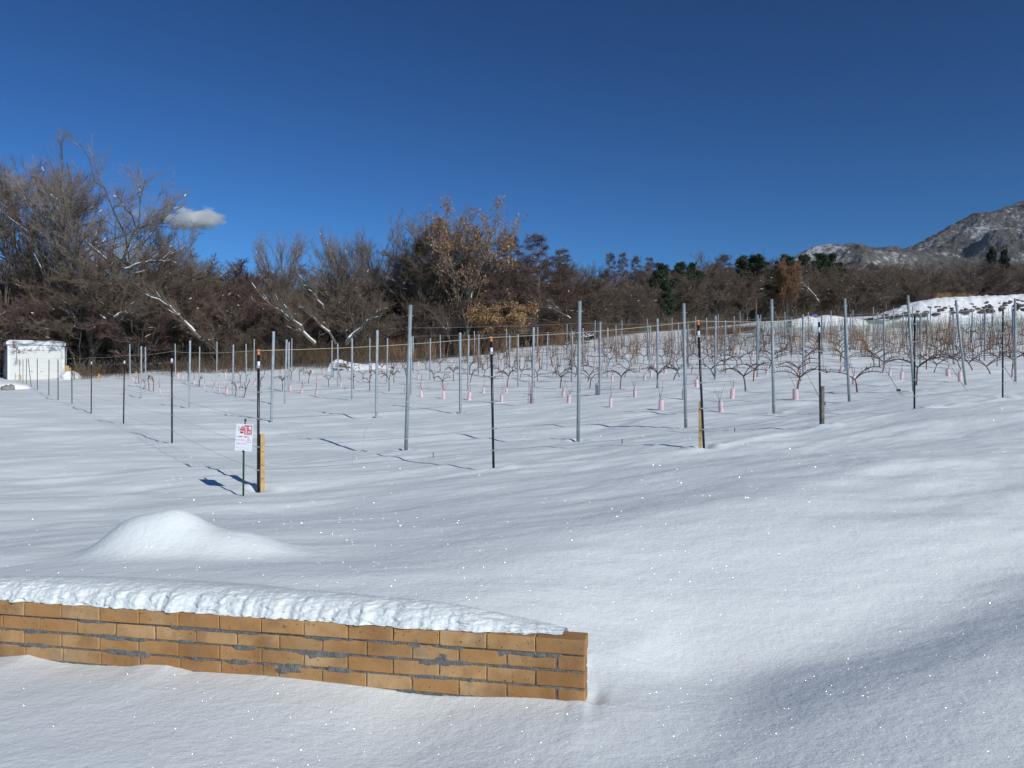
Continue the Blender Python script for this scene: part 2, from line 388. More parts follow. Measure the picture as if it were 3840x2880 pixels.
def bevel_brick(mb, u0, u1, z0, z1, v0, v1, be=.0035):
    n = len(mb.v); rg = random
    def J(): return rg.uniform(-.0012, .0012)
    cs = []
    for (uc, su) in ((u0, 1), (u1, -1)):
        for (vc, sv) in ((v0, 1), (v1, -1)):
            for (zc, sz) in ((z0, 1), (z1, -1)):
                ju, jv, jz = J(), J()*.6, J()
                cs.append([(uc+ju, vc+sv*be+jv, zc+sz*be+jz), (uc+su*be+ju, vc+jv, zc+sz*be+jz), (uc+su*be+ju, vc+sv*be+jv, zc+jz)])
    for c in cs: mb.v += c
    I = lambda a, b, c, k: n+(a*4+b*2+c)*3+k
    f = mb.f
    f.append((I(0,0,0,0),I(0,0,1,0),I(0,1,1,0),I(0,1,0,0))); f.append((I(1,0,0,0),I(1,1,0,0),I(1,1,1,0),I(1,0,1,0)))
    f.append((I(0,0,0,1),I(1,0,0,1),I(1,0,1,1),I(0,0,1,1))); f.append((I(0,1,0,1),I(0,1,1,1),I(1,1,1,1),I(1,1,0,1)))
    f.append((I(0,0,0,2),I(0,1,0,2),I(1,1,0,2),I(1,0,0,2))); f.append((I(0,0,1,2),I(1,0,1,2),I(1,1,1,2),I(0,1,1,2)))
    for a in (0,1):
        for b in (0,1):
            f.append((I(a,b,0,0),I(a,b,1,0),I(a,b,1,1),I(a,b,0,1)) if a==b else (I(a,b,0,1),I(a,b,1,1),I(a,b,1,0),I(a,b,0,0)))
            f.append((I(a,0,b,0),I(a,1,b,0),I(a,1,b,2),I(a,0,b,2)))
            f.append((I(0,a,b,1),I(1,a,b,1),I(1,a,b,2),I(0,a,b,2)))
            for c in (0,1): f.append((I(a,b,c,0),I(a,b,c,1),I(a,b,c,2)))
bk = MB(); zt = 0
for ci in range(7):
    hgt = .063 if ci == 0 else .0605
    z1 = zt; z0 = zt-hgt; zt = z0-.0095
    u = 0.0; lens = [] ; first = True
    push = random.uniform(-.002, .002)
    while u > -3.9:
        L_ = .206 if not first else (.206 if ci % 2 == 0 else .113)
        if not first and random.random() < .06: L_ = random.choice((.075, .13))
        gap = random.choice((.004, .004, .006)) if not (first and ci % 2) else .011
        ov = .006 if ci == 0 else 0
        a_, b_ = u-L_, u
        bevel_brick(bk, a_+(0), b_+(.004 if first and ci == 0 else 0), z0+random.uniform(-.001,.001), z1+random.uniform(-.001,.0005), -ov+push+random.uniform(-.0015,.0015), WT+random.uniform(-.001,.001))
        u = a_-gap; first = False
bm_ = bk.mesh('bricks', brick_mat())
link('bricks', bm_, wall)
mo = MB()
# mortar body, recessed, with a rough face
nu, nzv = 780, 90
us = np.linspace(-3.9, -.008, nu); zs = np.linspace(-.47, -.010, nzv); U, ZZ = np.meshgrid(us, zs)
jz = np.array([-.063-.00475-k_*.070 for k_ in range(7)]); dj = np.min(np.abs(ZZ[:,:,None]-jz[None,None,:]), axis=2)
dep = .0060+.0035*fbm(U*30, ZZ*60, 3, 3)-np.clip(fbm(U*9, ZZ*12, 8, 4)+.02, 0, 1)*.05*np.exp(-(dj/.011)**2)-np.clip(fbm(U*6, ZZ*13, 18, 4)-.50, 0, 1)*.05
dep = np.clip(dep, -.0008, .02)
V = np.stack([U.ravel(), dep.ravel(), ZZ.ravel()], 1); i, j = np.meshgrid(np.arange(nzv-1), np.arange(nu-1), indexing='ij')
Q = np.stack([(i*nu+j).ravel(), (i*nu+j+1).ravel(), ((i+1)*nu+j+1).ravel(), ((i+1)*nu+j).ravel()], 1)
n0 = len(V); bx = MB(); bx.box((-1.954, .058, -.24), (3.892, .082, .46)); V = np.concatenate([V, np.array(bx.v)]); Q = np.concatenate([Q, np.array(bx.f)+n0])
mm = mat('mortar', (.13,.125,.115), .95, noise=((.25,.24,.22), 30), bump=(1.0, 120))
link('mortar', mesh_np('mortar', V, Q, mm, True), wall)
# snow cap on the wall
nu, nv = 900, 90
us = np.linspace(-4.3, -.10, nu); ts = np.linspace(0, 1, nv); U, T_ = np.meshgrid(us, ts)
hc = .068*sst(-U, .08, .75)+.012*sst(-U, .08, .2)+.018*pn(U*1.4, U*0, 55)*sst(-U, .4, 1)
hc = hc*sst(-U, .085, .16)
hc = hc*(1-.25*sst(-U, 2.4, 3.2))
edge = -.002+.021*fbm(U*14, U*0, 57, 3)+.05*(1-sst(-U, .08, .5))
vq = edge+T_**1.6*.62
rise = (1-np.exp(-np.clip(vq-edge, 0, 1)/.034))
gx = WE[0]+WD[0]*U+WN[0]*vq; gy = WE[1]+WD[1]*U+WN[1]*vq
gb = ground_z(gx.ravel(), gy.ravel()).reshape(gx.shape)
capz = ZTOP+.0015+hc*rise
back = sst(vq, .12, .50)
wz = capz*(1-back)+(gb-.012*back)*back
lump = fbm(U*17+.6*pn(U*9, T_*12, 4), T_*15, 61, 4, .6)
wz = wz+lump*.0075*sst(rise, 0, .35)*(1-sst(vq, .06, .40))
vq2 = vq+fbm(U*24, T_*28, 63, 3, .6)*.014*(1-sst(vq, .02, .2))
gx = WE[0]+WD[0]*U+WN[0]*vq2; gy = WE[1]+WD[1]*U+WN[1]*vq2
V = np.stack([gx.ravel(), gy.ravel(), wz.ravel()], 1)
i, j = np.meshgrid(np.arange(nv-1), np.arange(nu-1), indexing='ij')
Q = np.stack([(i*nu+j).ravel(), (i*nu+j+1).ravel(), ((i+1)*nu+j+1).ravel(), ((i+1)*nu+j).ravel()], 1)
tag(link('snow_drift', mesh_np('snow_drift', V, Q, M['snow_lumpy'], True)), 'lumpy snow lying along the top of the low brick wall', 'snow')

# ------------------------------------------------------------------ vineyard posts
def channel(mb, h, w_=.031, d_=.025, t=.006, z0=-.3):
    for c, s_ in (((0, -d_, 0), (w_*2, t, 0)), ((-w_+t/2, 0, 0), (t, d_*2-t, 0)), ((w_-t/2, 0, 0), (t, d_*2-t, 0)), ((-w_*.72, d_, 0), (w_*.5, t, 0)), ((w_*.72, d_, 0), (w_*.5, t, 0))):
        mb.box((c[0], c[1], (h+z0)/2), (s_[0], s_[1], h-z0))
HP = 2.5
def make_post(kind):
    t = empty('trellis_post'); mb = MB()
    if kind == 'pipe':
        mb.tube([(0,0,-.3),(0,0,HP)], .032, 16); mb.tube([(0,0,HP),(0,0,HP+.008)], .034, 16)
        mb.build('pole', M['galv2'], t, True)
        b = MB(); b.tube([(-.052,0,HP-.17),(.062,0,HP-.17)], .008, 8); b.build('bolt', M['galv'], t)
        b = MB(); b.tube([(.0335*math.cos(a), .0335*math.sin(a), HP-1.62) for a in np.linspace(0, 6.28, 13)], .0028, 4); b.build('wire_loop', M['label'], t)
        b = MB(); b.tube([(.0335*math.cos(a), .0335*math.sin(a), .25) for a in np.linspace(0, 6.28, 13)], .0028, 4); b.build('wire_loop', M['label'], t)
    else:
        channel(mb, HP); mb.build('pole', M['galv'], t)
    return t
protos = {'pipe': make_post('pipe'), 'chan': make_post('chan')}
used = set()
lean = {0:(1.7,0),1:(.6,0),2:(-.9,0),3:(-1.0,0),4:(-2.6,1),5:(-3.4,1),6:(-6.3,1),7:(-.5,0)}
for k, j, q in post_xy:
    kind = 'pipe' if j == 0 else 'chan'
    if kind in used: o = copy_tree(protos[kind])
    else: o = protos[kind]; used.add(kind)
    o.location = (q[0], q[1], gz(q[0], q[1]))
    l = lean.get(k, (0,0))[0] if j == 0 else random.uniform(-.9, .9)+(1.6 if k < 2 and j < 3 else 0)
    o.rotation_euler = (R(random.uniform(-.5, .5)), R(l), math.atan2(Rv[1], Rv[0])+R(90) if kind == 'chan' else 0)
    if kind == 'chan': o.rotation_euler = (R(l*.5), R(l*.8), R(31+random.uniform(-4, 4)))
    if j == 0: lb = f'thick grey steel pipe ending the {ordn(k+1)} trellis row from the left, near the front' if k else 'tall galvanised steel end post at the front corner of the vineyard'
    else: lb = f'galvanised steel trellis post, {ordn(j)} one back in the {ordn(k+1)} row from the left'
    s_ = 1.0 if q[1] < 40 else random.uniform(.93, 1.0)
    o.scale = (1, 1, s_)
    tag(o, lb, 'post', 'galvanised posts of the vineyard trellis')
# wires of the rows
def wire(name, pts, r, m, lab, grp, sides=3, cat='wire'):
    mb = MB(); mb.tube(pts, r, sides, False); return tag(mb.build(name, m), lab, cat, grp)
for k, e in enumerate(EP):
    js = [q for kk, j, q in post_xy if kk == k]
    if len(js) < 2: continue
    zs = [gz(*q) for q in js]
    for hi, h in enumerate((2.3, 1.6, .92)):
        pts = []
        for a in range(len(js)-1):
            for s_ in np.linspace(0, 1, 5)[:-1]:
                q = js[a]*(1-s_)+js[a+1]*s_; z = zs[a]*(1-s_)+zs[a+1]*s_; pts.append((q[0], q[1], z+h-.05*math.sin(math.pi*s_)))
        pts.append((*js[-1], zs[-1]+h))
        wire('trellis_wire', pts, .0018, M['wire'], f'{("top","middle","lowest")[hi]} wire strung along the {ordn(k+1)} vineyard row from the left', 'wires of the vineyard trellis')
def across(h, m, r, lab, ks):
    pts = []
    for a in range(ks[0], ks[-1]):
        z0, z1 = gz(*EP[a]), gz(*EP[a+1])
        for s_ in np.linspace(0, 1, 5)[:-1]:
            q = EP[a]*(1-s_)+EP[a+1]*s_; pts.append((q[0], q[1], z0*(1-s_)+z1*s_+h-.02*math.sin(math.pi*s_)))
    wire('brace_wire', pts, r, m, lab, 'wires across the row ends')
across(2.12, M['galv2'], .0032, 'upper thin cable running across the row ends between pipe tops', range(0, 12))
across(1.98, M['galv2'], .0025, 'lower thin cable running across the row ends just under another', range(0, 12))
# guy wires with turnbuckles at the ends of the right hand rows
for k in range(3, 9):
    e = EP[k]; top = Vector((e[0], e[1], gz(*e)+2.25)); a = e-Rv*1.35; bot = Vector((a[0], a[1], gz(*a)-.05))
    g = empty('guy_wire', tuple(bot))
    loc = lambda p: tuple(Vector(p)-bot)
    mb = MB(); side = Vector((.05, 0, 0)); mid = bot.lerp(top, .10)
    mb.tube([loc(bot), loc(mid), loc(top)], .004, 4); mb.build('wire', M['wire'], g)
    mb = MB(); mb.tube([loc(bot+side*1.6), loc(mid+side*.3), loc(bot.lerp(top, .30)+side*.1)], .0035, 4); mb.build('wire_tail', M['wire'], g)
    if k in (3, 4):
        mb = MB(); mb.box(loc(mid+side*.3), (.085, .03, .05)); mb.build('turnbuckle', M['black'], g)
    tag(g, f'slanting guy wire anchoring the {ordn(k+1)} row end pipe into the snow', 'guy wire', 'guy wires at the row ends')

# ------------------------------------------------------------------ electric fence
def make_bpost():
    t = empty('fence_post'); mb = MB(); mb.tube([(0,0,-.3),(0,0,HB-.05)], .0165, 12); mb.build('pole', M['black'], t, True)
    mb = MB(); mb.tube([(0,0,HB-.05),(0,0,HB+.0)], [.017,.013], 10); mb.box((0,0,HB+.008),(.036,.018,.014)); mb.build('cap', M['orange'], t)
    mb = MB(); mb.tube([(0,0,HB-.21),(0,0,HB-.13)], .0172, 12); mb.build('sticker', M['label'], t)
    for h in STR[:5]:
        mb = MB(); mb.box((0,-.018,h),(.05,.014,.014)); mb.tube([(.03,-.02,h),(.05,-.03,h+.014),(.06,-.02,h),(.045,-.01,h-.012),(.028,-.02,h)], .0022, 4)
        mb.build('insulator', M['galv'], t)
    return t
STR = [.28, .56, .90, 1.22, 1.53, HB]
pb = make_bpost(); firstp = True; fence_pts = {}
FIRST_DONE = 0
fl = [('L', i, p) for i, p in enumerate(FB)]+[('R', i+1, p) for i, p in enumerate(FR)]
for side, i, (px, by, D, ty) in fl:
    o = pb if firstp else copy_tree(pb); firstp = False
    x, y, z = W(px, by, D); z = gz(x, y); o.location = (x, y, z)
    hh = z-(1440-ty)/F*D
    o.scale = (1, 1, max(.8, min(1.15, ((1440-ty)/F*D-z)/HB)))
    ln = {('L',0):.2, ('R',1):-1.0, ('R',2):-2.6, ('R',3):-.8, ('L',8):-6.0, ('L',3):.3, ('L',2):.9}.get((side, i), random.uniform(-.4, .4))
    o.rotation_euler = (0, R(ln), 0)
    if (side, i) == ('L', 0): lb = 'black fence post at the fence corner, wooden stake tied to its right'
    elif (side, i) == ('R', 2): lb = 'leaning black fence post with orange cap and wooden stake on its left'
    elif (side, i) == ('R', 3): lb = 'black fence post tied to a dark weathered timber at its foot'
    elif (side, i) == ('L', 8): lb = 'black fence post leaning over in front of the white garage'
    elif side == 'L': lb = f'thin black fence post, {ordn(i)} from the corner going away to the left'
    else: lb = f'thin black fence post, {ordn(i)} from the corner going right'
    if not (side == 'R' and i in (1, 2)) and not (side == 'L' and i == 0):
        for ch in list(o.children):
            if ch.name.startswith('cap') or (ch.name.startswith('sticker') and i > 3): bpy.data.objects.remove(ch)
    tag(o, lb, 'fence post', 'black electric fence posts')
    fence_pts[(side, i)] = (x, y, z, o.scale[2], ln)
Ls = [fence_pts[('L', i)] for i in range(len(FB))]; Rs = [fence_pts[('L', 0)]]+[fence_pts[('R', i+1)] for i in range(len(FR))]
names = ['lowest', 'second lowest', 'third', 'fourth', 'fifth', 'top']
for S, sn in ((Ls, 'left'), (Rs, 'right')):
    for hi, h in enumerate(STR):
        pts = []
        for a in range(len(S)-1):
            A, B = S[a], S[a+1]
            off = lambda q: math.sin(R(q[4]))*h
            for s_ in np.linspace(0, 1, 7)[:-1]:
                p = [A[c]*(1-s_)+B[c]*s_ for c in range(2)]
                z = (A[2]+h*A[3])*(1-s_)+(B[2]+h*B[3])*s_-.03*math.sin(math.pi*s_)
                pts.append((p[0]+off(A)*(1-s_)+off(B)*s_, p[1]-.02, z))
        pts.append((S[-1][0]+off(S[-1]), S[-1][1]-.02, S[-1][2]+h*S[-1][3]))
        wire('fence_wire', pts, .0033 if hi == 5 else .0016, M['rope'] if hi == 5 else M['wire'],
             f'{names[hi]} {"pale rope" if hi == 5 else "wire"} of the electric fence from the corner to the {sn}', 'electric fence wires', 4)
# stakes
def stake(px, by, D, ty, w_, dm, m, lab, ties=0, rz=0.3):
    x, y, z = W(px, by, D); z = gz(x, y); h = (1440-ty)/F*D-z
    t = empty('wooden_stake', (x, y, z), rz); mb = MB(); mb.box((0,0,(h-.3)/2), (w_, dm, h+.3)); ob = mb.build('stake', m, t)
    bv = ob.modifiers.new('b', 'BEVEL'); bv.width = .003
    for q in range(ties):
        zt_ = h*(.25+.23*q); mb = MB(); mb.tube([(-w_*.9,-dm*.56,zt_),(w_*.2,-dm*.56,zt_-.006),(w_*.53,-dm*.5,zt_+.004),(w_*.53,dm*.4,zt_)], .0022, 4, False); mb.build('tie_wire', M['wire'], t)
    tag(t, lab, 'stake'); return t
stake(983, 1820, 9.5, 1628, .05, .05, M['wood'], 'pale square timber stake tied to the corner fence post', 3, .55)
stake(2626, 1674, 10.62, 1506, .04, .04, M['wood'], 'yellow timber stake left of the leaning orange capped fence post', 2, -.3)
stake(3083, 1597, 12.38, 1448, .055, .05, M['oldwood'], 'dark weathered timber bound to a black fence post', 3, .3)
stake(74.6, 1431, 56.7, 1406, .13, .1, M['wood'], 'short wooden stake in front of the left part of the garage door')
stake(371, 1432, 53, 1402, .1, .1, M['wood'], 'short yellow stake standing in snow left of the others near the wood')
stake(511, 1424, 56, 1395, .1, .1, M['wood'], 'short yellow stake further right near the edge of the wood')
for n_, (px, by, D) in enumerate(((2755,1597,12.9),(2333,1660,12.2),(1625,1727,12.0))):
    x, y, z = W(px, by, D); z = gz(x, y); mb = MB(); mb.tube([(0,0,-.1),(0,0,.08)], .008, 6); o = mb.build('marker_peg', M['oldwood'], None, loc=(x, y, z))
    tag(o, ['short dark peg in the snow right of the leaning fence post', 'short dark peg in the snow between pipe and leaning fence post', 'short dark peg in the snow left of the middle fence post'][n_], 'peg', 'pegs in the snow')
# dry stem
x, y, z = gpt(1320, 11.6); mb = MB()
mb.tube([(0,0,-.02),(.01,0,.13),(.09,0,.17),(.16,.01,.20),(.17,.0,.36),(.20,0,.5),(.23,0,.58),(.28,.01,.60)], .0016, 3, False)
mb.tube([(.28,.01,.60),(.30,.01,.66),(.31,.0,.86)], .0013, 3, False)
tag(mb.build('dry_stem', M['cane'], None, loc=(x, y, z)), 'thin bent dry stem sticking out of the snow behind the fence', 'stem')

# ------------------------------------------------------------------ warning sign
sx, sy, szz = W(912, 1845, 9.0); szz = gz(sx, sy)
SG = empty('warning_sign', (sx, sy, szz), 0); tag(SG, 'small white and red warning sign on a green stake beside the fence corner', 'sign')
mm_ = 9.0/F
zb = (1440-1690)*mm_-szz; ztp = (1440-1583)*mm_-szz
mb = MB(); mb.tube([(0,0,-.2),(.005,0,zb-.01),(.007,.008,zb+.02),(.02,.010,ztp-.01)], [.0115,.0115,.008,.008], 8); mb.build('stake', M['green'], SG, True)
BW, BH = .196, .312
BO = bpy.data.objects.new('board', None)
mb = MB(); mb.box((0,0,0),(BW,.003,BH)); BO = mb.build('board', M['board'], SG); BO.location = (.015, -.012, zb+BH/2-.002); BO.rotation_euler = (0, R(3.6), R(2))
mb = MB(); mb.box((.028,-.006,ztp+.022),(.02,.014,.034)); mb.tube([(.026+.009*math.cos(a), -.018, ztp-.004+.009*math.sin(a)) for a in np.linspace(0,6.3,13)], .0022, 5, False); mb.build('top_clip', M['green'], SG)
mb = MB(); mb.tube([(.004+.008*math.cos(a), -.018, zb-.002+.008*math.sin(a)) for a in np.linspace(0,6.3,13)], .0025, 5, False); mb.tube([(-.008,-.018,zb-.008),(.006,-.016,zb-.012),(.03,-.016,zb-.012)], .003, 5); mb.build('bottom_clip', M['black'], SG)
def flat(name, polys, m, yo, par=BO):
    v = []; f = []
    for P in polys:
        n = len(v); v += [(p[0], yo, p[1]) for p in P]; f.append(tuple(range(n, n+len(P))))
    me = bpy.data.meshes.new(name); me.from_pydata(v, [], f); me.materials.append(m); return link(name, me, par)
flat('red_panel', [[(-.004,.144),(.088,.144),(.088,.034),(-.004,.034)]], M['red'], -.0022)
def text(s_, x, z, size, m, yo, sx_=1.0, bold=0.0):
    c = bpy.data.curves.new('t', 'FONT'); c.body = s_; c.size = size; c.align_x = 'LEFT'; c.align_y = 'BOTTOM_BASELINE'; c.offset = bold
    o = bpy.data.objects.new('t', c); C.objects.link(o)
    dg = bpy.context.evaluated_depsgraph_get(); me = bpy.data.meshes.new_from_object(o.evaluated_get(dg))
    bpy.data.objects.remove(o)
    me.materials.clear(); me.materials.append(m)
    q = link('lettering', me, BO); q.location = (x, yo, z); q.rotation_euler = (R(90), 0, 0); q.scale = (sx_, 1, 1); return q
text('感電', -.000, .096, .045, M['board'], -.0028, .93, .0009)
text('注意', -.001, .053, .042, M['board'], -.0028, .93, .0009)
text('!', .0785, .055, .042, M['board'], -.0028, .7, .0009)
text("DON'T TOUCH", .0005, .0385, .0125, M['board'], -.0028, 1.0, .0004)
text('この電線には電気が', -.086, .002, .0165, M['red'], -.0022, .95, .0004)
text('流れています。', -.086, -.037, .0165, M['red'], -.0022, .92, .0004)
text('ふれないで下さい。', -.086, -.078, .0165, M['red'], -.0022, .88, .0004)
flat('rule', [[(-.062,-.1205),(.075,-.1205),(.075,-.1195),(-.062,-.1195)],[(-.062,-.1385),(.075,-.1385),(.075,-.1375),(-.062,-.1375)],[(-.088,-.121),(-.066,-.121),(-.066,-.1165),(-.088,-.1165)]], M['red'], -.0022)
def thick(p, q, w_):
    d = Vector((q[0]-p[0], q[1]-p[1])).normalized(); n = Vector((-d.y, d.x))*w_/2
    return [(p[0]+n.x,p[1]+n.y),(p[0]-n.x,p[1]-n.y),(q[0]-n.x,q[1]-n.y),(q[0]+n.x,q[1]+n.y)]
tri = [(.052,.000),(.022,-.054),(.084,-.054)]
flat('warning_triangle', [thick(tri[i], tri[(i+1)%3], .0028) for i in range(3)]+[[(.056,-.014),(.043,-.031),(.050,-.031)],[(.050,-.027),(.058,-.027),(.047,-.044)],[(.044,-.040),(.051,-.040),(.045,-.049)]], M['red'], -.0022)
hand = [thick(a, b, .0075) for a, b in (((-.040,.085),(-.044,.120)),((-.031,.085),(-.031,.137)),((-.021,.085),(-.019,.133)),((-.011,.085),(-.008,.122)),((-.047,.083),(-.056,.102)))]
hand += [[(-.052,.088),(-.048,.078),(-.030,.083),(-.018,.074),(-.007,.080),(-.007,.092)], [(-.050,.078),(-.050,.060),(-.044,.046),(-.018,.046),(-.008,.070),(-.018,.066),(-.030,.074),(-.040,.068)]]
cord = [(-.082,.128),(-.070,.124),(-.062,.112),(-.068,.100),(-.074,.090),(-.066,.080),(-.056,.082)]
hand += [thick(cord[i], cord[i+1], .005) for i in range(len(cord)-1)]
flat('hand_pictogram', hand, M['red'], -.0022)

# ------------------------------------------------------------------ garage at the left
gl = np.array([(28-1920)/F*58, 58.0]); gd = np.array([.8, .6]); gn = np.array([-.6, .8]); GW, GD = 3.75, 4.8
z0 = W(28, 1422, 58)[2]-.25; GH = W(28, 1281, 58)[2]-z0
G = empty('garage', (gl[0], gl[1], z0), math.atan2(gd[1], gd[0]))
tag(G, 'white garage with closed roller shutter and snow on its flat roof', 'garage')
mb = MB(); mb.box((GW/2, GD/2, GH/2-.1), (GW-.02, GD-.02, GH-.2)); mb.build('walls', M['shaded_side'], G)
mb = MB(); mb.box((.09, -.01, GH/2-.15), (.18, .06, GH-.3)); mb.box((GW-.10, -.01, GH/2-.15), (.2, .06, GH-.3)); mb.box((GW/2, -.012, GH-.42), (GW-.37, .05, .36)); mb.build('frame', M['white'], G)
mb = MB(); mb.box((GW/2, GD/2, GH-.1), (GW+.16, GD+.2, .22)); mb.build('roof', M['white'], G)
mb = MB(); ns = 34; hh = GH-.60
for q in range(ns):
    zc = hh*(q+.5)/ns; n = len(mb.v); x0, x1 = .185, GW-.205
    mb.v += [(x0,.012,zc-hh/ns/2),(x1,.012,zc-hh/ns/2),(x1,-.012,zc-hh/ns*.15),(x0,-.012,zc-hh/ns*.15),(x1,-.008,zc+hh/ns*.32),(x0,-.008,zc+hh/ns*.32),(x1,.012,zc+hh/ns/2),(x0,.012,zc+hh/ns/2)]
    mb.f += [(n,n+1,n+2,n+3),(n+3,n+2,n+4,n+5),(n+5,n+4,n+6,n+7)]
sh = mb.build('roller_shutter', mat('shutter', (.76,.78,.76), .5, noise=((.80,.79,.72), .8)), G)
for xh in (1.55, 2.2): mb = MB(); mb.box((xh, -.025, .85), (.16, .02, .035)); mb.build('handle', M['galv'], sh)
mb = MB(); mb.tube([(GW+.09, -.05, 0), (GW+.09, -.05, GH-.3)], .045, 8); mb.build('downpipe', M['galv'], G)
nx, ny = 24, 24; xs = np.linspace(-.05, GW+.05, nx); ys = np.linspace(-.06, GD+.05, ny); XX, YY = np.meshgrid(xs, ys)
ed = np.minimum(np.minimum(XX+.05, GW+.05-XX), np.minimum(YY+.06, GD+.05-YY)); ZZ = GH+.01+.17*(1-np.exp(-ed/.10))+.02*pn(XX*2, YY*2, 3)
V = np.stack([XX.ravel(), YY.ravel(), ZZ.ravel()], 1); i, j = np.meshgrid(np.arange(ny-1), np.arange(nx-1), indexing='ij')
link('roof_snow', mesh_np('roof_snow', V, np.stack([(i*nx+j).ravel(), (i*nx+j+1).ravel(), ((i+1)*nx+j+1).ravel(), ((i+1)*nx+j).ravel()], 1), M['snow_plain'], True), G)
def lumpy(name, c, s3, m, amp=.2, seed=1, n=24, parent=None, cut=-.4):
    th_ = np.linspace(0, 2*math.pi, n*2, endpoint=False); ph = np.linspace(-math.pi/2, math.pi/2, n); P, T2 = np.meshgrid(ph, th_, indexing='ij')
    r_ = 1+amp*fbm(T2*1.3+np.sin(P*2)*.7+3, P*1.9+seed, seed, 3); r_ = r_*.999
    r_[:, :] = r_*(1-sst(np.abs(T2-math.pi), 2.4, 3.14))+sst(np.abs(T2-math.pi), 2.4, 3.14)*1
    X_ = np.cos(P)*np.cos(T2)*r_*s3[0]; Y_ = np.cos(P)*np.sin(T2)*r_*s3[1]; Z_ = np.maximum(np.sin(P)*r_, cut)*s3[2]
    V = np.stack([X_.ravel(), Y_.ravel(), Z_.ravel()], 1); i, j = np.meshgrid(np.arange(n-1), np.arange(n*2), indexing='ij'); j2 = (j+1) % (n*2)
    q = np.stack([(i*n*2+j).ravel(), (i*n*2+j2).ravel(), ((i+1)*n*2+j2).ravel(), ((i+1)*n*2+j).ravel()], 1)
    return link(name, mesh_np(name, V, q, m, True), parent, c)
x, y, z = gpt(12, 43); tag(lumpy('snow_mound', (x, y, z), (1.5, .9, .38), M['snow_plain'], .12, 5), 'round snow mound half covering a rock at the left edge', 'snow')
x, y, z = gpt(26, 42); tag(lumpy('rock', (x, y, z+.02), (.30, .28, .24), M['rock'], .3, 9), 'grey rock poking out of a snow mound at the left edge', 'rock')
x, y, z = gpt(44, 42.1); tag(lumpy('rock', (x, y, z+.08), (.16, .15, .20), M['rock'], .35, 12), 'smaller grey rock beside the larger rock at the left edge', 'rock')
x, y, z = gpt(262, 58.5); tag(lumpy('snow_mound', (x, y, z), (.9, .8, .55), M['snow_plain'], .3, 15), 'heap of snow against the right side of the garage', 'snow')
x, y, z = gpt(251, 58.8); mb = MB(); mb.box((0,0,.5),(.28,.08,1.0), .4); mb.box((.2,.05,.45),(.2,.08,.8), -.3, m3=Matrix.Rotation(.2,3,'Y')); tag(mb.build('plank_pile', M['wood'], None, loc=(x, y, z)), 'orange planks propped beside the garage in snow', 'planks')

# ------------------------------------------------------------------ vines
def curve_pts(p0, d0, L, n, rs, up=0.0, wob=.15):
    pts = [Vector(p0)]; d = Vector(d0).normalized()
    for i in range(n):
        d = (d+Vector((rs.uniform(-wob,wob), rs.uniform(-wob,wob), rs.uniform(-wob,wob)+up))).normalized(); pts.append(pts[-1]+d*L/n)
    return pts
def vine_meshes(seed, canes):
    rs = random.Random(seed); t = MB(); c = MB()
    h = rs.uniform(.34, .5); tr = curve_pts((0,0,-.1), (rs.uniform(-.35,.35), rs.uniform(-.15,.15), 1), h+.1, 4, rs, 0, .12)
    t.tube(tr, [.027,.024,.021,.021,.019], 6); head = tr[-1]
    arms = []
    for sg in (-1, 1):
        for q in range(rs.choice((1, 2)) if canes else rs.choice((1, 2, 2))):
            d = Vector((sg*rs.uniform(.55, .95), rs.uniform(-.2, .2), rs.uniform(.55, .95)))
            L = rs.uniform(.75, 1.15); n = 9; pts = [head.copy()]; d.normalize()
            for i in range(n):
                d = (d+Vector((sg*.10, rs.uniform(-.1, .1), -.095*(1+.15*i)*(1 if pts[-1].z > .62 else .5)+rs.uniform(-.09, .09)))).normalized()
                if pts[-1].z > .93: d.z = min(d.z, .03)
                pts.append(pts[-1]+d*L/n)
            t.tube(pts, [.017-.0009*i for i in range(n+1)], 5); arms.append(pts)
            for i in range(3, n+1):
                if rs.random() < .75:
                    s_ = curve_pts(pts[i], (rs.uniform(-.5,.5), rs.uniform(-.4,.4), 1), rs.uniform(.05, .13), 2, rs, 0, .2); t.tube(s_, [.008,.007,.006], 4)
            if rs.random() < .4:
                m_ = curve_pts(pts[4], (sg*.9, rs.uniform(-.2,.2), .35), rs.uniform(.2,.4), 4, rs, .0, .2); t.tube(m_, [.011,.01,.009,.008,.007], 4)
    nc = {0: rs.choice((0, 1, 2)), 1: rs.randint(17, 24)}[canes]
    for i in range(nc):
        pts = rs.choice(arms); p = rs.choice(pts[3:])
        q = curve_pts(p, (rs.uniform(-.28,.28), rs.uniform(-.2,.2), 1), rs.uniform(.7, 1.5) if canes else rs.uniform(.4, .9), 6, rs, .08, .12)
        c.tube(q, [.0092,.0086,.008,.0072,.0064,.0056,.0045], 3)
        if canes and rs.random() < .6:
            b = curve_pts(q[3], (rs.uniform(-1,1), rs.uniform(-.5,.5), .5), rs.uniform(.2,.5), 4, rs, 0, .2); c.tube(b, .0035, 3)
    return t, c
vp = {0: [vine_meshes(s_, 0) for s_ in range(100, 109)], 1: [vine_meshes(s_, 1) for s_ in range(200, 210)]}
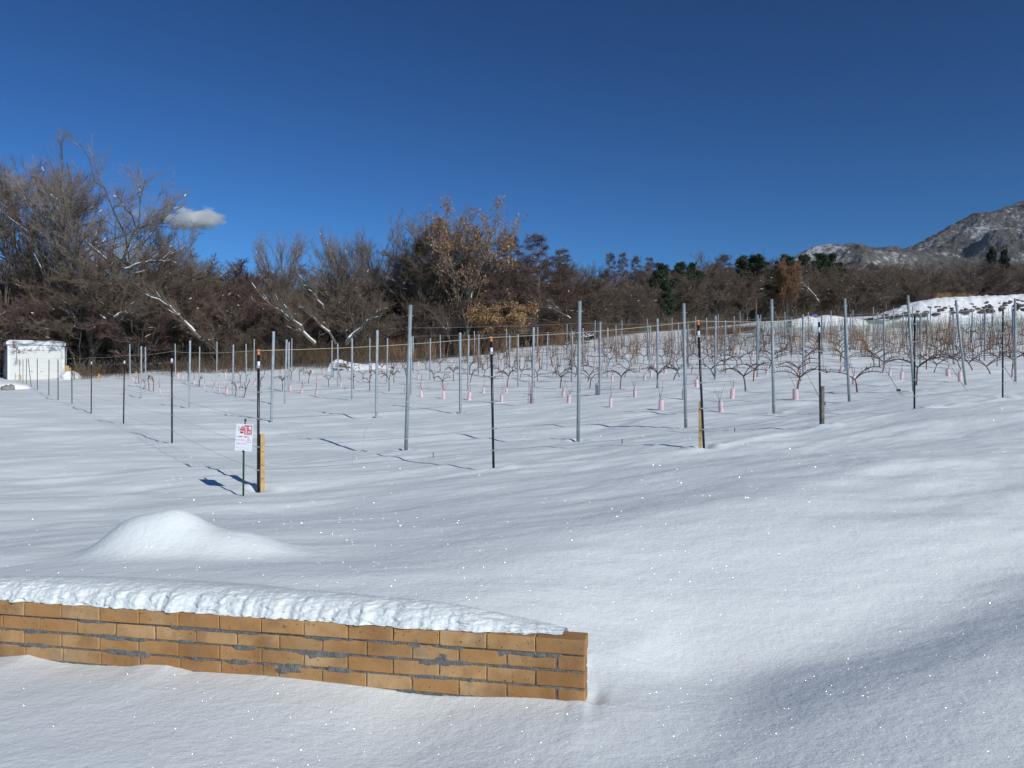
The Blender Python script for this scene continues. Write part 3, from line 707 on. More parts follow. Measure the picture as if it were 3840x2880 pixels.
def young_parts(seed):
    rs = random.Random(seed); g = MB(); s_ = MB(); st = MB()
    h = rs.uniform(.22, .31); r0 = rs.uniform(.05, .068); fl_ = rs.uniform(.75, 1.0); ns = 14; tp = rs.uniform(.82, 1.08); sk = rs.uniform(-.02, .02)
    for z, k in ((-.08, 1.0), (h*.5, 1.0), (h, tp)):
        for a in range(ns):
            t_ = 2*math.pi*a/ns; rr_ = r0*k*(1+.10*(abs(math.cos(t_*1.0))**6)); g.v.append((math.cos(t_)*rr_+sk*z/h, math.sin(t_)*rr_*fl_, z+ (0 if z < h else rs.uniform(-.006,.006))))
    for l in range(2):
        for a in range(ns): g.f.append((l*ns+a, l*ns+(a+1)%ns, (l+1)*ns+(a+1)%ns, (l+1)*ns+a))
    st.tube([(.03,.01,-.1),(.032,.012,h+rs.uniform(.12,.25))], .0055, 5)
    for q in range(rs.choice((1, 2, 2, 3))):
        p = curve_pts((rs.uniform(-.03,.03),0,.0), (rs.uniform(-.15,.15),0,1), h, 2, rs, 0, .05)
        p2 = curve_pts(p[-1], (rs.choice((-1,1))*rs.uniform(.2,.7), rs.uniform(-.2,.2), 1), rs.uniform(.35,.8), 5, rs, .05, .15)
        s_.tube(p+p2[1:], [.006]*3+[.0055,.005,.0045,.004,.0035], 4)
    return g, s_, st
yp = [young_parts(s_) for s_ in range(300, 308)]
def as_meshes(tc, names_, mats): return [(n, b.mesh(n, m)) for n, b, m in zip(names_, tc, mats) if b.v]
vm = {c: [as_meshes(x_, ('trunk','canes'), (M['vine'], M['cane'])) for x_ in vp[c]] for c in vp}
ym = [as_meshes(x_, ('sleeve','stem','support_stick'), (M['pink'], M['cane'], M['oldwood'])) for x_ in yp]
plants = []
rs = random.Random(17)
for k, e in enumerate(EP):
    n_ = 0
    for s_ in range(60):
        tt = 1.5+s_*2.05+rs.uniform(-.15, .15)
        q = e+Rv*tt; D = q[1]; px = 1920+F*q[0]/D
        if px < -40 or px > 3900 or D > min(edgeD(px)-4, 66): continue
        if k <= 2:
            if tt < (31, 25, 22)[k]: continue
            typ = 'y' if rs.random() < .6 else 0
        elif k in (3, 4): typ = 'y' if (tt < 20 or rs.random() < .35) else 0
        elif k in (5, 6): typ = 0 if rs.random() < .88 else 'y'
        elif k in (7, 8): typ = 'y' if (tt < 13) else (1 if rs.random() < .5 else 'y')
        else: typ = 1 if rs.random() < .83 else 'y'
        if typ == 0 and k >= 6 and tt > 14: typ = 1
        n_ += 1; plants.append((D, k, n_, q+np.array([rs.uniform(-.1,.1), rs.uniform(-.1,.1)]), typ))
plants.sort(key=lambda a: a[0])
rowrot = math.atan2(Rv[1], Rv[0])
cnt = {'v': 0, 'y': 0}; rest = {'trunk': [], 'sleeve': []}
restV = {'far_vines': [[], []], 'far_sleeves': [[], []]}
for D, k, n_, q, typ in plants:
    z = gz(*q); kind = 'y' if typ == 'y' else 'v'
    lim = 290 if kind == 'v' else 190
    rz = rowrot+(math.pi if rs.random() < .5 else 0)+rs.uniform(-.12, .12)
    sc_ = rs.uniform(.88, 1.12)
    if cnt[kind] < lim:
        cnt[kind] += 1
        parts = rs.choice(ym) if kind == 'y' else rs.choice(vm[typ])
        t = empty('young_vine' if kind == 'y' else 'grapevine', (q[0], q[1], z), rz if kind == 'v' else rs.uniform(0, 6.28)); t.scale = (sc_, sc_, sc_)
        if kind == 'y': t.rotation_euler[0] = rs.uniform(-.08, .08); t.rotation_euler[1] = rs.uniform(-.06, .06)
        for nm, me in parts: link(nm, me, t)
        if kind == 'y': tag(t, f'pink sleeved young vine, {ordn(n_)} plant back in the {ordn(k+1)} row from left', 'young vine', 'young vines in pink sleeves')
        else: tag(t, f'{"bare pruned" if typ == 0 else "bare unpruned"} grapevine, {ordn(n_)} plant back in the {ordn(k+1)} row from left', 'grapevine', 'bare grapevines along the trellis rows')
    else:
        src = rs.choice(yp) if kind == 'y' else rs.choice(vp[typ]); key = 'far_sleeves' if kind == 'y' else 'far_vines'
        ca, sa = math.cos(rz), math.sin(rz)
        b = src[0]; V = np.array(b.v)*sc_; V = np.stack([V[:,0]*ca-V[:,1]*sa+q[0], V[:,0]*sa+V[:,1]*ca+q[1], V[:,2]+z], 1)
        o0 = len(restV[key][0]); restV[key][0] += V.tolist(); restV[key][1] += [tuple(x_+o0 for x_ in f_) for f_ in b.f]
        if kind == 'v' and src[1].v:
            b = src[1]; V = np.array(b.v)*sc_; V = np.stack([V[:,0]*ca-V[:,1]*sa+q[0], V[:,0]*sa+V[:,1]*ca+q[1], V[:,2]+z], 1)
            o0 = len(restV[key][0]); restV[key][0] += V.tolist(); restV[key][1] += [tuple(x_+o0 for x_ in f_) for f_ in b.f]
for key, m, lb, ct in (('far_vines', M['cane'], 'far rows of bare vines merging into a brown haze', 'vines'), ('far_sleeves', M['pink'], 'tiny pink sleeves of the farthest vines', 'sleeves')):
    v, f = restV[key]
    if v:
        me = bpy.data.meshes.new(key); me.from_pydata(v, [], f); me.materials.append(m); tag(link(key, me), lb, ct, kind='stuff')
print('PLANTS', cnt, len(plants), 'POSTS', len(post_xy))

# ------------------------------------------------------------------ trees
def segs_mesh(name, S, m, sides):
    """S rows: x0 y0 z0 x1 y1 z1 r0 r1"""
    S = np.array(S); n = len(S); A = S[:,0:3]; B = S[:,3:6]; d = B-A; L = np.linalg.norm(d, axis=1)+1e-9; d = d/L[:,None]
    ref = np.where(np.abs(d[:,2:3]) < .9, [[0,0,1.0]], [[1.0,0,0]]); a = np.cross(d, ref); a /= np.linalg.norm(a, axis=1)[:,None]; b = np.cross(d, a)
    V = []
    for P, r in ((A-d*0.0, S[:,6]), (B+d*S[:,7:8]*.3, S[:,7])):
        for k in range(sides):
            t = 2*math.pi*k/sides; V.append(P+(a*math.cos(t)+b*math.sin(t))*r[:,None])
    V = np.stack(V, 1).reshape(-1, 3); o = np.arange(n)*sides*2
    Fq = [np.stack([o+k, o+(k+1) % sides, o+sides+(k+1) % sides, o+sides+k], 1) for k in range(sides)]
    return mesh_np(name, V, np.concatenate(Fq), m, True)
STY = {  # envelope centre height, radius, half height (fractions of H), limbs per level, start heights, upward bend
 'oak':   dict(cz=.60, rx=.44, rz=.40, n=(32,9,7,5), st=(.14,.60), up=.6, r=.022, lead=3),
 'fan':   dict(cz=.60, rx=.33, rz=.40, n=(32,9,7,4), st=(.12,.52), up=.85, r=.017, lead=4),
 'upright': dict(cz=.58, rx=.24, rz=.42, n=(30,8,7,6), st=(.20,.88), up=.45, r=.015, lead=0),
 'larch': dict(cz=.50, rx=.24, rz=.50, n=(60,8,6,5), st=(.14,.97), up=.0, r=.015, lead=0),
 'thicket': dict(cz=.46, rx=.62, rz=.50, n=(16,8,7,5), st=(.01,.20), up=.45, r=.012, lead=7),
 'scrub': dict(cz=.50, rx=.56, rz=.50, n=(24,12,8,7), st=(.02,.45), up=.30, r=.014, lead=7),
}
def grow(seed, H, sty):
    rs = random.Random(seed); P = STY[sty]; out = [[], [], [], [], []]; G = rs.gauss; Vc = Vector
    cz, rx, rz = P['cz']*H, P['rx']*H, P['rz']*H; sq = [rs.uniform(.86, 1.10) for _ in range(12)]
    def lump(d):                              # uneven outline
        a = math.atan2(d.y, d.x)/6.2832*12 % 12; i = int(a); f = a-i; e = sq[i % 12]*(1-f)+sq[(i+1) % 12]*f
        return e*(1+.05*math.sin(d.z*5+seed))
    def surf(d, k=1.0):
        d = d.normalized(); l = lump(d)*k
        if sty == 'larch':
            z = cz+d.z*rz; w_ = rx*max(.06, 1.05-(z/H))**.85*1.25; h = math.hypot(d.x, d.y)+1e-6
            return Vc((d.x/h*w_*l, d.y/h*w_*l, z))
        return Vc((d.x*rx*l, d.y*rx*l, cz+d.z*rz*l))
    def path(lvl, p, q, d0, n, wob, r0, r1):
        pts = [p]; L = (q-p).length; c1 = p+d0*L*.45
        for i in range(1, n+1):
            t = i/n; a = p.lerp(c1, t).lerp(c1.lerp(q, t), t)
            if i < n: a = a+Vc((G(0,wob), G(0,wob), G(0,wob)))*L
            pts.append(a)
        for i in range(n):
            ra, rb = r0+(r1-r0)*(i/n)**.8, r0+(r1-r0)*((i+1)/n)**.8; out[lvl].append((*pts[i], *pts[i+1], ra, rb))
        return pts
    def at(pts, f):
        k = f*(len(pts)-1); i = min(len(pts)-2, int(k)); return pts[i].lerp(pts[i+1], k-i), (pts[i+1]-pts[i]).normalized()
    R0 = H*P['r']; C0 = Vc((0,0,cz)); up = P['up']
    lean = Vc((G(0,.02)*H, G(0,.02)*H, 0))
    trunk = path(0, Vc((0,0,-.4)), Vc((0,0,H*(.97 if sty == 'larch' else .64)))+lean*2 if sty not in ('scrub','thicket') else Vc((G(0,1),G(0,1),H*.7)), Vc((0,0,1)), 10, .010 if sty not in ('scrub','thicket') else .03, R0, R0*.05)
    stems = [(trunk, P['st'])]
    for q in range(P['lead']):
        a = 6.283*(q+rs.random())/P['lead']; d = Vc((math.cos(a), math.sin(a), rs.uniform(.5, 1.4))); s0, _ = at(trunk, rs.uniform(*( (.14, .30) if sty not in ('scrub','thicket') else (.03,.06))))
        stems.append((path(0, s0, surf(d, .70), Vc((math.cos(a)*.45, math.sin(a)*.45, 1)).normalized(), 9, .018, R0*.55, R0*.09), (.25, .9)))
    n1 = P['n'][0]
    for i in range(n1):
        st_, rg = stems[i % len(stems)] if sty != 'larch' else stems[0]
        f = rg[0]+(rg[1]-rg[0])*((i//len(stems)+rs.random())/(n1/len(stems))); p, dd = at(st_, min(f, .98))
        a = i*2.4+rs.uniform(-.6, .6)
        if sty == 'larch': t = Vc((math.cos(a), math.sin(a), (p.z-cz)/rz+rs.uniform(-.06,.05)))
        else: t = Vc((math.cos(a), math.sin(a), (p.z-cz)/rz*.6+rs.uniform(-.15, 1.1)))
        if st_ is not trunk and sty != 'larch': t = t+Vc((p.x/rx, p.y/rx, 0))*1.5
        if sty == 'larch':
            h = math.hypot(t.x, t.y); q = Vc((0,0,0)); zz = p.z+rs.uniform(-.03,.02)*H; w_ = rx*1.25*max(.05, 1.03-zz/H)**.8*rs.uniform(.7, 1.15)
            q = Vc((math.cos(a)*w_, math.sin(a)*w_, zz-w_*.05))
        else: q = surf(t, rs.uniform(.82, .98))
        d0 = ((q-p).normalized()+Vc((0,0,up))).normalized(); rr0 = max(R0*.35*(1-.6*f), .032)
        b1 = path(1, p, q, d0, 7, .020, rr0, .018)
        L1 = (q-p).length
        for j in range(P['n'][1]):
            f2 = .18+.80*(j+rs.random())/P['n'][1]; p2, d2 = at(b1, f2)
            out_ = (p2-C0); o2 = Vc((out_.x/rx, out_.y/rx, out_.z/rz*.8)); 
            if sty == 'larch': dr = d2*.9+Vc((G(0,.7), G(0,.7), G(-.06,.22))); L2 = L1*.36*(1.1-f2)+.12
            else: dr = d2*.75+o2*.30+Vc((G(0,.50), G(0,.50), G(.16+up*.22,.34))); L2 = rs.uniform(.09, .17)*H*(1.15-.5*f2)
            dr.normalize(); b2 = path(2, p2, p2+dr*L2, (dr+d2*.5).normalized(), 5, .024, .024, .010)
            for k in range(P['n'][2]):
                f3 = .15+.83*(k+rs.random())/P['n'][2]; p3, d3 = at(b2, f3); dr3 = d3*.8+Vc((G(0,.50), G(0,.50), G(.12+up*.22,.36)))
                if sty == 'larch': dr3.z -= .25
                dr3.normalize(); L3 = rs.uniform(.35, .85)*(L2/2.2 if sty != 'larch' else .15+L1*.18)*1.25; b3 = path(3, p3, p3+dr3*L3, dr3, 2, .05, .009, .006)
                for m_ in range(P['n'][3]):
                    p4, d4 = at(b3, .1+.9*rs.random()); dr4 = (d4*.9+Vc((G(0,.45), G(0,.45), G(.10+up*.2,.36)))).normalized(); L4 = rs.uniform(.18, .55)*H/15
                    out[4].append((*p4, *(p4+dr4*L4), .0068, .0048))
    return out
def leaves_mesh(name, pts, m, size, rs, cluster=3, spread=.25):
    pts = np.repeat(np.array(pts), cluster, 0); n = len(pts); r = np.random.default_rng(rs)
    c = pts+r.normal(0, spread, (n, 3)); a = r.normal(0, 1, (n, 3)); a /= np.linalg.norm(a, axis=1)[:,None]; b = np.cross(a, r.normal(0, 1, (n, 3))); b /= np.linalg.norm(b, axis=1)[:,None]
    s = size*r.uniform(.6, 1.4, (n, 1)); V = np.stack([c-a*s, c+b*s*.45, c+a*s, c-b*s*.45], 1).reshape(-1, 3)
    o = np.arange(n)*4; return mesh_np(name, V, np.stack([o, o+1, o+2, o+3], 1), m)
def snow_on(S, rs, prob, rmin):
    out = []
    for s_ in S:
        d = Vector(s_[3:6])-Vector(s_[0:3]); L = d.length
        if L < 1e-6: continue
        if s_[6] > rmin and abs(d.z/L) < .82 and rs.random() < prob:
            r = s_[6]; out.append((s_[0], s_[1], s_[2]+r*.75, s_[3], s_[4], s_[5]+s_[7]*.75, r*.85, s_[7]*.85))
    return out
TP = {}
def tree_proto(key, seed, H, sty, twig, leaf=None, leaf_frac=0, snow=.0, lsize=.13):
    o = grow(seed, H, sty); rs = random.Random(seed+5)
    parts = [('trunk', segs_mesh('trunk', o[0]+o[1], M['bark'], 6)), ('crown', segs_mesh('crown', o[2]+o[3]+o[4], twig, 3))]
    zz = np.array([s_[5] for s_ in o[3]]); xx = np.array([abs(s_[3]) for s_ in o[3]])
    top = float(np.percentile(np.array([s_[5] for s_ in o[3]+o[4]]), 98.0 if sty != 'larch' else 99.8))
    if leaf_frac:
        pts = [s_[3:6] for s_ in o[3]+o[4]]
        P_ = np.array(pts); msk = (fbm(P_[:,0]*.35+P_[:,2]*.2, P_[:,2]*.35+P_[:,1]*.15, seed, 2) > (.55-leaf_frac)) & (rng.random(len(P_)) < .7)
        if msk.sum(): parts.append(('leaves', leaves_mesh('leaves', P_[msk], leaf, lsize, seed, 1, .2)))
    if snow:
        S = snow_on(o[1]+o[2], rs, snow, .02)+[(*q_[:6], .045, .04) for q_ in snow_on(o[2]+o[3], rs, .0035+snow*.02, .008)]
        if S: parts.append(('branch_snow', segs_mesh('branch_snow', S, M['snow_plain'], 5)))
    TP[key] = (H, top, parts); print('TREE', key, len(o[3])+len(o[4]), round(top, 1))
tree_proto('oakA', 11, 16, 'oak', M['twig_grey'], snow=0.039)
tree_proto('oakB', 23, 16, 'oak', M['twig'], snow=0.055)
tree_proto('oakleaf', 31, 16, 'oak', M['twig_grey'], M['leaf'], .95, .04, .15)
tree_proto('fanA', 41, 15, 'fan', M['twig_grey'], snow=0.022)
tree_proto('fanB', 43, 15, 'fan', M['twig'], snow=0.028)
tree_proto('upA', 51, 13, 'upright', M['twig'], snow=0.033)
tree_proto('upB', 53, 13, 'upright', M['twig_grey'], snow=0.033)
tree_proto('larchA', 61, 15, 'larch', M['twig_red'], snow=0.028)
tree_proto('larchB', 67, 15, 'larch', M['twig_red'], snow=0.017)
tree_proto('scrubA', 71, 8, 'scrub', M['twig'], snow=0.055)
tree_proto('scrubB', 73, 8, 'scrub', M['twig_red'], snow=0.066)
tree_proto('thicketA', 81, 4, 'thicket', M['twig'])
tree_proto('thicketB', 83, 4, 'thicket', M['twig'])
tree_proto('scrubgold', 77, 8, 'scrub', M['twig'], M['leaf'], .50, .02, .13)
tree_proto('scrubleaf', 79, 8, 'scrub', M['twig'], M['leaf_or'], .75, .03, .12)
def evergreen(key, seed, H, kind):
    rs = random.Random(seed); tr = []; pts = []
    for i in range(8): tr.append((0,0,H*i/8-.2,0,0,H*(i+1)/8-.2, H*.014*(1-i/9), H*.014*(1-(i+1)/9)))
    nb = 60 if kind == 'spruce' else 42
    for b in range(nb):
        f = (.10 if kind == 'spruce' else .38)+(.9 if kind == 'spruce' else .60)*b/nb; z = H*f
        L = (H*.20*(1-f)**.75+.25) if kind == 'spruce' else H*.17*(math.sin(min(1, (f-.3)/.7)*math.pi*.85+.35))*rs.uniform(.5, 1.15)+.3
        a = rs.uniform(0, 6.28); sl_ = rs.uniform(-.35, -.05) if kind == 'spruce' else rs.uniform(-.05, .35)
        d = Vector((math.cos(a), math.sin(a), sl_)); e = Vector((0,0,z))+d*L
        tr.append((0,0,z,*e,.03,.01))
        for q in range(int(10+L*9)):
            t_ = rs.uniform(.25, 1.05); w_ = .20*L*(1.15-t_)+.15
            p = Vector((0,0,z))+d*L*t_+Vector((rs.gauss(0,w_), rs.gauss(0,w_), rs.gauss(0,.10))); pts.append(tuple(p))
    parts = [('trunk', segs_mesh('trunk', tr, M['bark'], 6)), ('crown', leaves_mesh('crown', pts, M['pine'] if kind != 'spruce' else M['spruce'], .13, seed, 16, .14))]
    parts.append(('branch_snow', leaves_mesh('branch_snow', [(p[0], p[1], p[2]+.12) for p in pts[::23]], M['snow_plain'], .12, seed, 2, .08)))
    TP[key] = (H, H, parts)
evergreen('pineA', 91, 12, 'pine'); evergreen('pineB', 93, 12, 'pine'); evergreen('spruce', 95, 12, 'spruce')
def place_tree(key, px, ytop, D, label, group=None, name='tree', rz=None, wid=1.0, by=None):
    H, top, parts = TP[key]; x = (px-1920)/F*D; z = gz(x, D) if by is None else by
    need = (1440-ytop)/F*D-z; s_ = max(need, 1.5)/top
    t = empty(name, (x, D, z), random.uniform(0, 6.28) if rz is None else rz); wk = wid*random.uniform(.92, 1.1); t.scale = (s_*wk, s_*wk, s_)
    for nm, me in parts:
        o = link(nm, me, t)
        if nm in ('branch_snow', 'leaves'): o['kind'] = 'stuff'
    tag(t, label, 'tree', group); return t
BT = 'bare_tree'
named = [
 ('oakA', 345, 592, 63, 'largest bare tree, wide crown above and right of the white garage', BT, 2.3, .80),
 ('oakB', 185, 640, 66, 'tall bare tree with thick trunk just behind the garage', BT, 1.2, .62),
 ('fanB', 45, 600, 67, 'tall bare tree at the left edge of the picture behind the garage', BT, 2.0, .7),
 ('fanA', 130, 660, 72, 'bare tree between the two tall ones left of the garage trunk', BT, .5, .75),
 ('oakB', 505, 815, 68, 'bare tree at the right shoulder of the largest crown under the cloud', BT, 1.0, .6),
 ('scrubA', 500, 950, 62, 'low spreading tree with snowy limbs right of the largest tree', 'bare_tree', 1, 1.25),
 ('upB', 668, 860, 74, 'thin pale treetop reaching up under the small white cloud', BT, 0, .6),
 ('fanA', 1055, 878, 74, 'fan shaped bare tree standing clear against the sky left of centre', BT, .8, .62),
 ('fanA', 1270, 885, 72, 'broad grey bare tree left of centre with rounded crown', BT, 2.2, .72),
 ('fanB', 1330, 930, 76, 'smaller grey tree behind the broad rounded one', BT, 5.2, .7),
 ('fanA', 1430, 885, 74, 'grey bare tree with many upright limbs at centre left', BT, 3.4, .66),
 ('upA', 1570, 862, 72, 'slender bare tree carrying a ball of mistletoe', 'bare_tree', .9, .9),
 ('upB', 1625, 850, 76, 'slender bare tree between the mistletoe tree and leafy oak', BT, 2.9, .9),
 ('oakleaf', 1755, 785, 70, 'tall oak still holding tan withered leaves', 'oak_tree', 1.1, .76),
 ('oakA', 1700, 810, 72, 'grey bare crown just behind the left of the tan leaved oak', BT, 3.0, .6),
 ('scrubgold', 1885, 1120, 66, 'lower tree with golden tan leaves right of the big oak', 'oak_tree', 2, 1.15),
 ('scrubleaf', 2060, 1215, 73, 'small rusty leaved bush tree at the wood edge by the pipe', 'oak_tree', 4, 1.1),
 ('larchA', 2010, 878, 74, 'large reddish brown larch at the right end of the central trees', 'larch_tree', 1, 1.15),
 ('larchB', 1920, 888, 78, 'reddish larch hidden behind the leafy oak', 'larch_tree', 2, 1.1),
 ('larchB', 2100, 935, 76, 'shorter reddish larch sloping down to the gap of sky', 'larch_tree', 3, 1.0),
 ('larchA', 2290, 948, 96, 'narrow larch, leftmost of the row right of the sky gap', 'larch_tree', 1, .68),
 ('larchB', 2335, 948, 97, 'narrow larch, second of the row right of the sky gap', 'larch_tree', 2, .68),
 ('larchA', 2385, 960, 98, 'narrow larch, third of the row right of the sky gap', 'larch_tree', 3.3, .68),
 ('larchB', 2436, 964, 99, 'narrow larch left of the green pine', 'larch_tree', 4, .68),
 ('upB', 2215, 1000, 100, 'bare tree at the low point of the skyline in the gap', BT, 1, .9),
 ('pineA', 2478, 985, 95.5, 'bright green pine standing out in the middle of the right wood', 'pine_tree', 1, .95),
 ('pineB', 2505, 1080, 94.5, 'lower green pine in front of the bright one', 'pine_tree', 2, .9),
 ('pineB', 2550, 980, 106, 'dark pine top right of the bright green pine', 'pine_tree', 2, .9),
 ('pineA', 2600, 984, 108, 'dark pine top, second right of the bright green pine', 'pine_tree', 3, .9),
 ('upB', 2660, 965, 122, 'grey bare treetop rising above the right wood', BT, 3, 1.1),
 ('larchA', 2715, 955, 124, 'reddish rounded treetop above the right wood', 'larch_tree', 3, 1.1),
 ('pineA', 2785, 958, 122, 'dark pine top left of a wider one on the right skyline', 'pine_tree', 4, .9),
 ('pineB', 2835, 952, 122, 'wide dark pine top on the right skyline', 'pine_tree', 5, 1.15),
 ('upA', 2890, 962, 132, 'round bare treetop between two dark pines', BT, 5, .8),
 ('pineA', 2950, 953, 126, 'dark pine top at the foot of the mountain slope', 'pine_tree', 1.5, 1.1),
 ('pineB', 3015, 950, 142, 'dark pine top overlapping the left of the mountain', 'pine_tree', 2.5, .8),
 ('pineA', 3075, 947, 143, 'dark pine top overlapping the low mountain hump', 'pine_tree', .5, 1.0),
 ('pineB', 3118, 947, 144, 'dark pine top just right of another under the mountain hump', 'pine_tree', 1.5, .9),
 ('scrubleaf', 2950, 990, 121, 'tree with rusty orange leaves in the right wood', 'oak_tree', 2, .42),
 ('spruce', 3716, 930, 165, 'pointed dark conifer before the mountain, left of a pair', 'conifer_tree', 2, .85),
 ('spruce', 3765, 936, 166, 'pointed dark conifer before the mountain, right of a pair', 'conifer_tree', 3, .75),
]
for key, px, yt, D, lb, nm, rz, wd in named: place_tree(key, px, yt, D, lb, None, nm, rz, wd)
skyx = [-300,0,300,500,600,650,700,800,900,960,1055,1120,1170,1280,1400,1500,1640,1750,1850,1930,2000,2060,2110,2160,2200,2260,2300,2400,2500,2650,2750,2900,3000,3100,3300,3500,3700,3840,4300]
skyy = [960,960,985,980,965,965,965,985,995,990,1025,1030,1020,1000,990,1000,980,960,960,960,960,960,985,1020,1030,1025,1005,1000,1008,990,985,985,988,985,985,985,980,985,985]
zones = [(650, 'bare brown tree in the dense wood behind the white garage', 'wood behind the garage'), (1500, 'bare brown tree in the wood left of centre behind the posts', 'wood left of centre'),
         (2180, 'bare brown tree in the wood around the tan leaved oak', 'wood around the oak'), (2700, 'bare brown tree in the wood near the bright green pine', 'wood near the pine'),
         (3300, 'bare brown tree in the far wood below the low mountain hump', 'wood below the mountain hump'), (9999, 'bare brown tree in the far wood below the high mountain slope', 'wood below the mountain slope')]
LM = [(100, 'the white garage'), (430, 'the thick trunk beside the garage'), (728, 'the small white cloud'), (1055, 'the fan shaped tree'), (1340, 'the snow heap'), (1573, 'the mistletoe ball'), (1760, 'the tan leaved oak'),
      (2060, 'the rusty leaved bush'), (2340, 'the narrow larches'), (2480, 'the green pine'), (2700, 'the strip of low shrubs'), (2950, 'the orange leaved tree'), (3120, 'the snow humps'), (3420, 'the left end of the rubble bank'), (3740, 'the pair of pointed conifers')]
rs = random.Random(99); ntree = 0
for row, off in enumerate((2, 6, 11, 17, 24, 33)):
    px = -200
    while px < 3960:
        D = float(edgeD(px))+off+rs.uniform(-1.5, 1.5); step = (4.9 if px < 2200 else 4.3)*(1+.10*row)
        yt = float(np.interp(px, skyx, skyy))
        yt += (rs.uniform(70, 170), rs.uniform(40, 120), rs.uniform(25, 80), rs.uniform(8, 60), rs.uniform(0, 45), rs.uniform(0, 40))[row]*(1 if px < 2200 else .42)
        if px < 2200: keys = ['scrubA','scrubB','scrubA','upA','fanB'] if row < 2 else ['upA','upB','scrubA','scrubB','fanB','oakB']
        else: keys = ['scrubA','scrubB','upA','upA','upB'] if row < 3 else ['upA','upB','fanB','larchA','upA']
        lb, gp = [(a, b) for lim_, a, b in zones if px < lim_][0]
        if row < 3 and 0 < px < 3840:
            mk = min(LM, key=lambda q: abs(q[0]-px)); dd = abs(mk[0]-px)
            lb = f'bare tree, {("front", "second", "third")[row]} rank, {"just" if dd < 90 else "well"} {"left" if px < mk[0] else "right"} of {mk[1]}'
        place_tree(rs.choice(keys), px, yt, D, lb, gp, BT, None, rs.uniform(1.0, 1.45)); ntree += 1
        px += step/D*F*rs.uniform(.75, 1.3)
print('FILLER', ntree)
for row, off in enumerate((7, 14, 22)):        # undergrowth inside the wood
    px = -200
    while px < 3960:
        D = float(edgeD(px))+off+rs.uniform(-2, 2); z_ = float(edgeY(px)); lb, gp = [(a, b) for lim_, a, b in zones if px < lim_][0]
        place_tree(rs.choice(['thicketA', 'thicketB']), px, z_-rs.uniform(150, 230)*(1 if px < 2200 else .55), D, lb.replace('bare brown tree', 'low twiggy shrub'), gp.replace('wood', 'shrubs in the wood', 1), 'shrub', None, rs.uniform(1.0, 1.4))
        px += rs.uniform(55, 95)*(1 if px < 2200 else 1.15)
# mistletoe
x, y, z = W(1573, 928, 71); pts = [tuple(Vector((x,y,z))+Vector((rs.gauss(0,.22), rs.gauss(0,.22), rs.gauss(0,.22)))) for _ in range(260)]
P0 = np.array(pts); me = leaves_mesh('mistletoe', P0-[x,y,z], M['mistletoe'], .10, 3, 3, .08); tag(link('mistletoe', me, None, (x,y,z)), 'olive ball of mistletoe high in a slender bare tree', 'mistletoe')
# leaning, snow laden trees
def leaning(px0, y0, px1, y1, D, lab, r=.13, seed=1, nb=9):
    rs_ = random.Random(seed); A = Vector(W(px0, y0, D)); B = Vector(W(px1, y1, D-1)); n = 10; S = []; tw = []; P = A.copy(); prev = A.copy()
    for i in range(n):
        t_ = (i+1)/n; q = A.lerp(B, t_)+Vector((rs_.uniform(-.12,.12), rs_.uniform(-.2,.2), .35*math.sin(t_*math.pi)+rs_.uniform(-.1,.1)))
        S.append((*(prev-A), *(q-A), r*(1-.75*i/n), r*(1-.75*(i+1)/n)))
        if i > 1:
            for _ in range(nb//3):
                d = (B-A).normalized()+Vector((rs_.uniform(-.6,.6), rs_.uniform(-.6,.6), rs_.uniform(-.2,.9))); d.normalize(); p = prev.copy(); L = rs_.uniform(.8, 2.2)
                for s_ in range(4):
                    d = (d+Vector((rs_.uniform(-.2,.2), rs_.uniform(-.2,.2), rs_.uniform(-.15,.2)))).normalized(); p2 = p+d*L/4; S.append((*(p-A), *(p2-A), .035*(1-.2*s_), .035*(.8-.2*s_)))
                    for _ in range(4):
                        e = (d+Vector((rs_.gauss(0,.6), rs_.gauss(0,.6), rs_.gauss(.2,.6)))).normalized(); tw.append((*(p2-A), *(p2+e*rs_.uniform(.3,.9)-A), .007, .004))
                    p = p2
        prev = q
    t = empty('leaning_tree', tuple(A)); link('trunk', segs_mesh('trunk', S, M['bark'], 6), t); link('twigs', segs_mesh('twigs', tw, M['twig'], 3), t)
    sn = snow_on([q_ for q_ in S if q_[6] > .036], rs_, .85, .012)+snow_on([q_ for q_ in S if q_[6] <= .036], rs_, .10, .012); sn = [(*s_[:6], max(s_[6], .028), max(s_[7], .02)) for s_ in sn]
    tag(link('branch_snow', segs_mesh('branch_snow', sn, M['snow_plain'], 5), t), kind='stuff')
    tag(t, lab, 'tree', 'leaning trees loaded with snow')
leaning(752, 1268, 553, 1100, 58, 'snow coated trunk slanting steeply down to the right, left of centre', .14, 3)
leaning(1182, 1290, 995, 1130, 60, 'long snowy leaning trunk left of the fan shaped tree foot', .15, 4, 12)
leaning(1260, 1290, 1105, 1140, 61, 'second snowy leaning trunk beside the long one', .12, 5, 12)
leaning(1215, 1160, 1120, 1060, 61, 'snow edged limb above the long leaning trunks', .09, 6)
leaning(1300, 1290, 1430, 1180, 60.5, 'dark forked leaning trunk with snow in its crotch', .17, 7, 12)
leaning(310, 1235, 225, 1155, 61, 'short snowy limb left of the thick garage trunk', .09, 8)
leaning(470, 1010, 660, 985, 60, 'snowy bough arching up to the right below the cloud', .10, 9)
leaning(430, 1190, 520, 1188, 58, 'level snow covered bough near the rusty leaves', .09, 10)
leaning(1690, 1290, 1655, 1225, 66, 'snow coated forked trunk left of the leafy oak foot', .10, 11)
leaning(2140, 1195, 2010, 1150, 72, 'thin snowy bough under the reddish larch', .07, 12)
leaning(3070, 1130, 3000, 1060, 118, 'crooked snowy limb in the right wood', .12, 13)
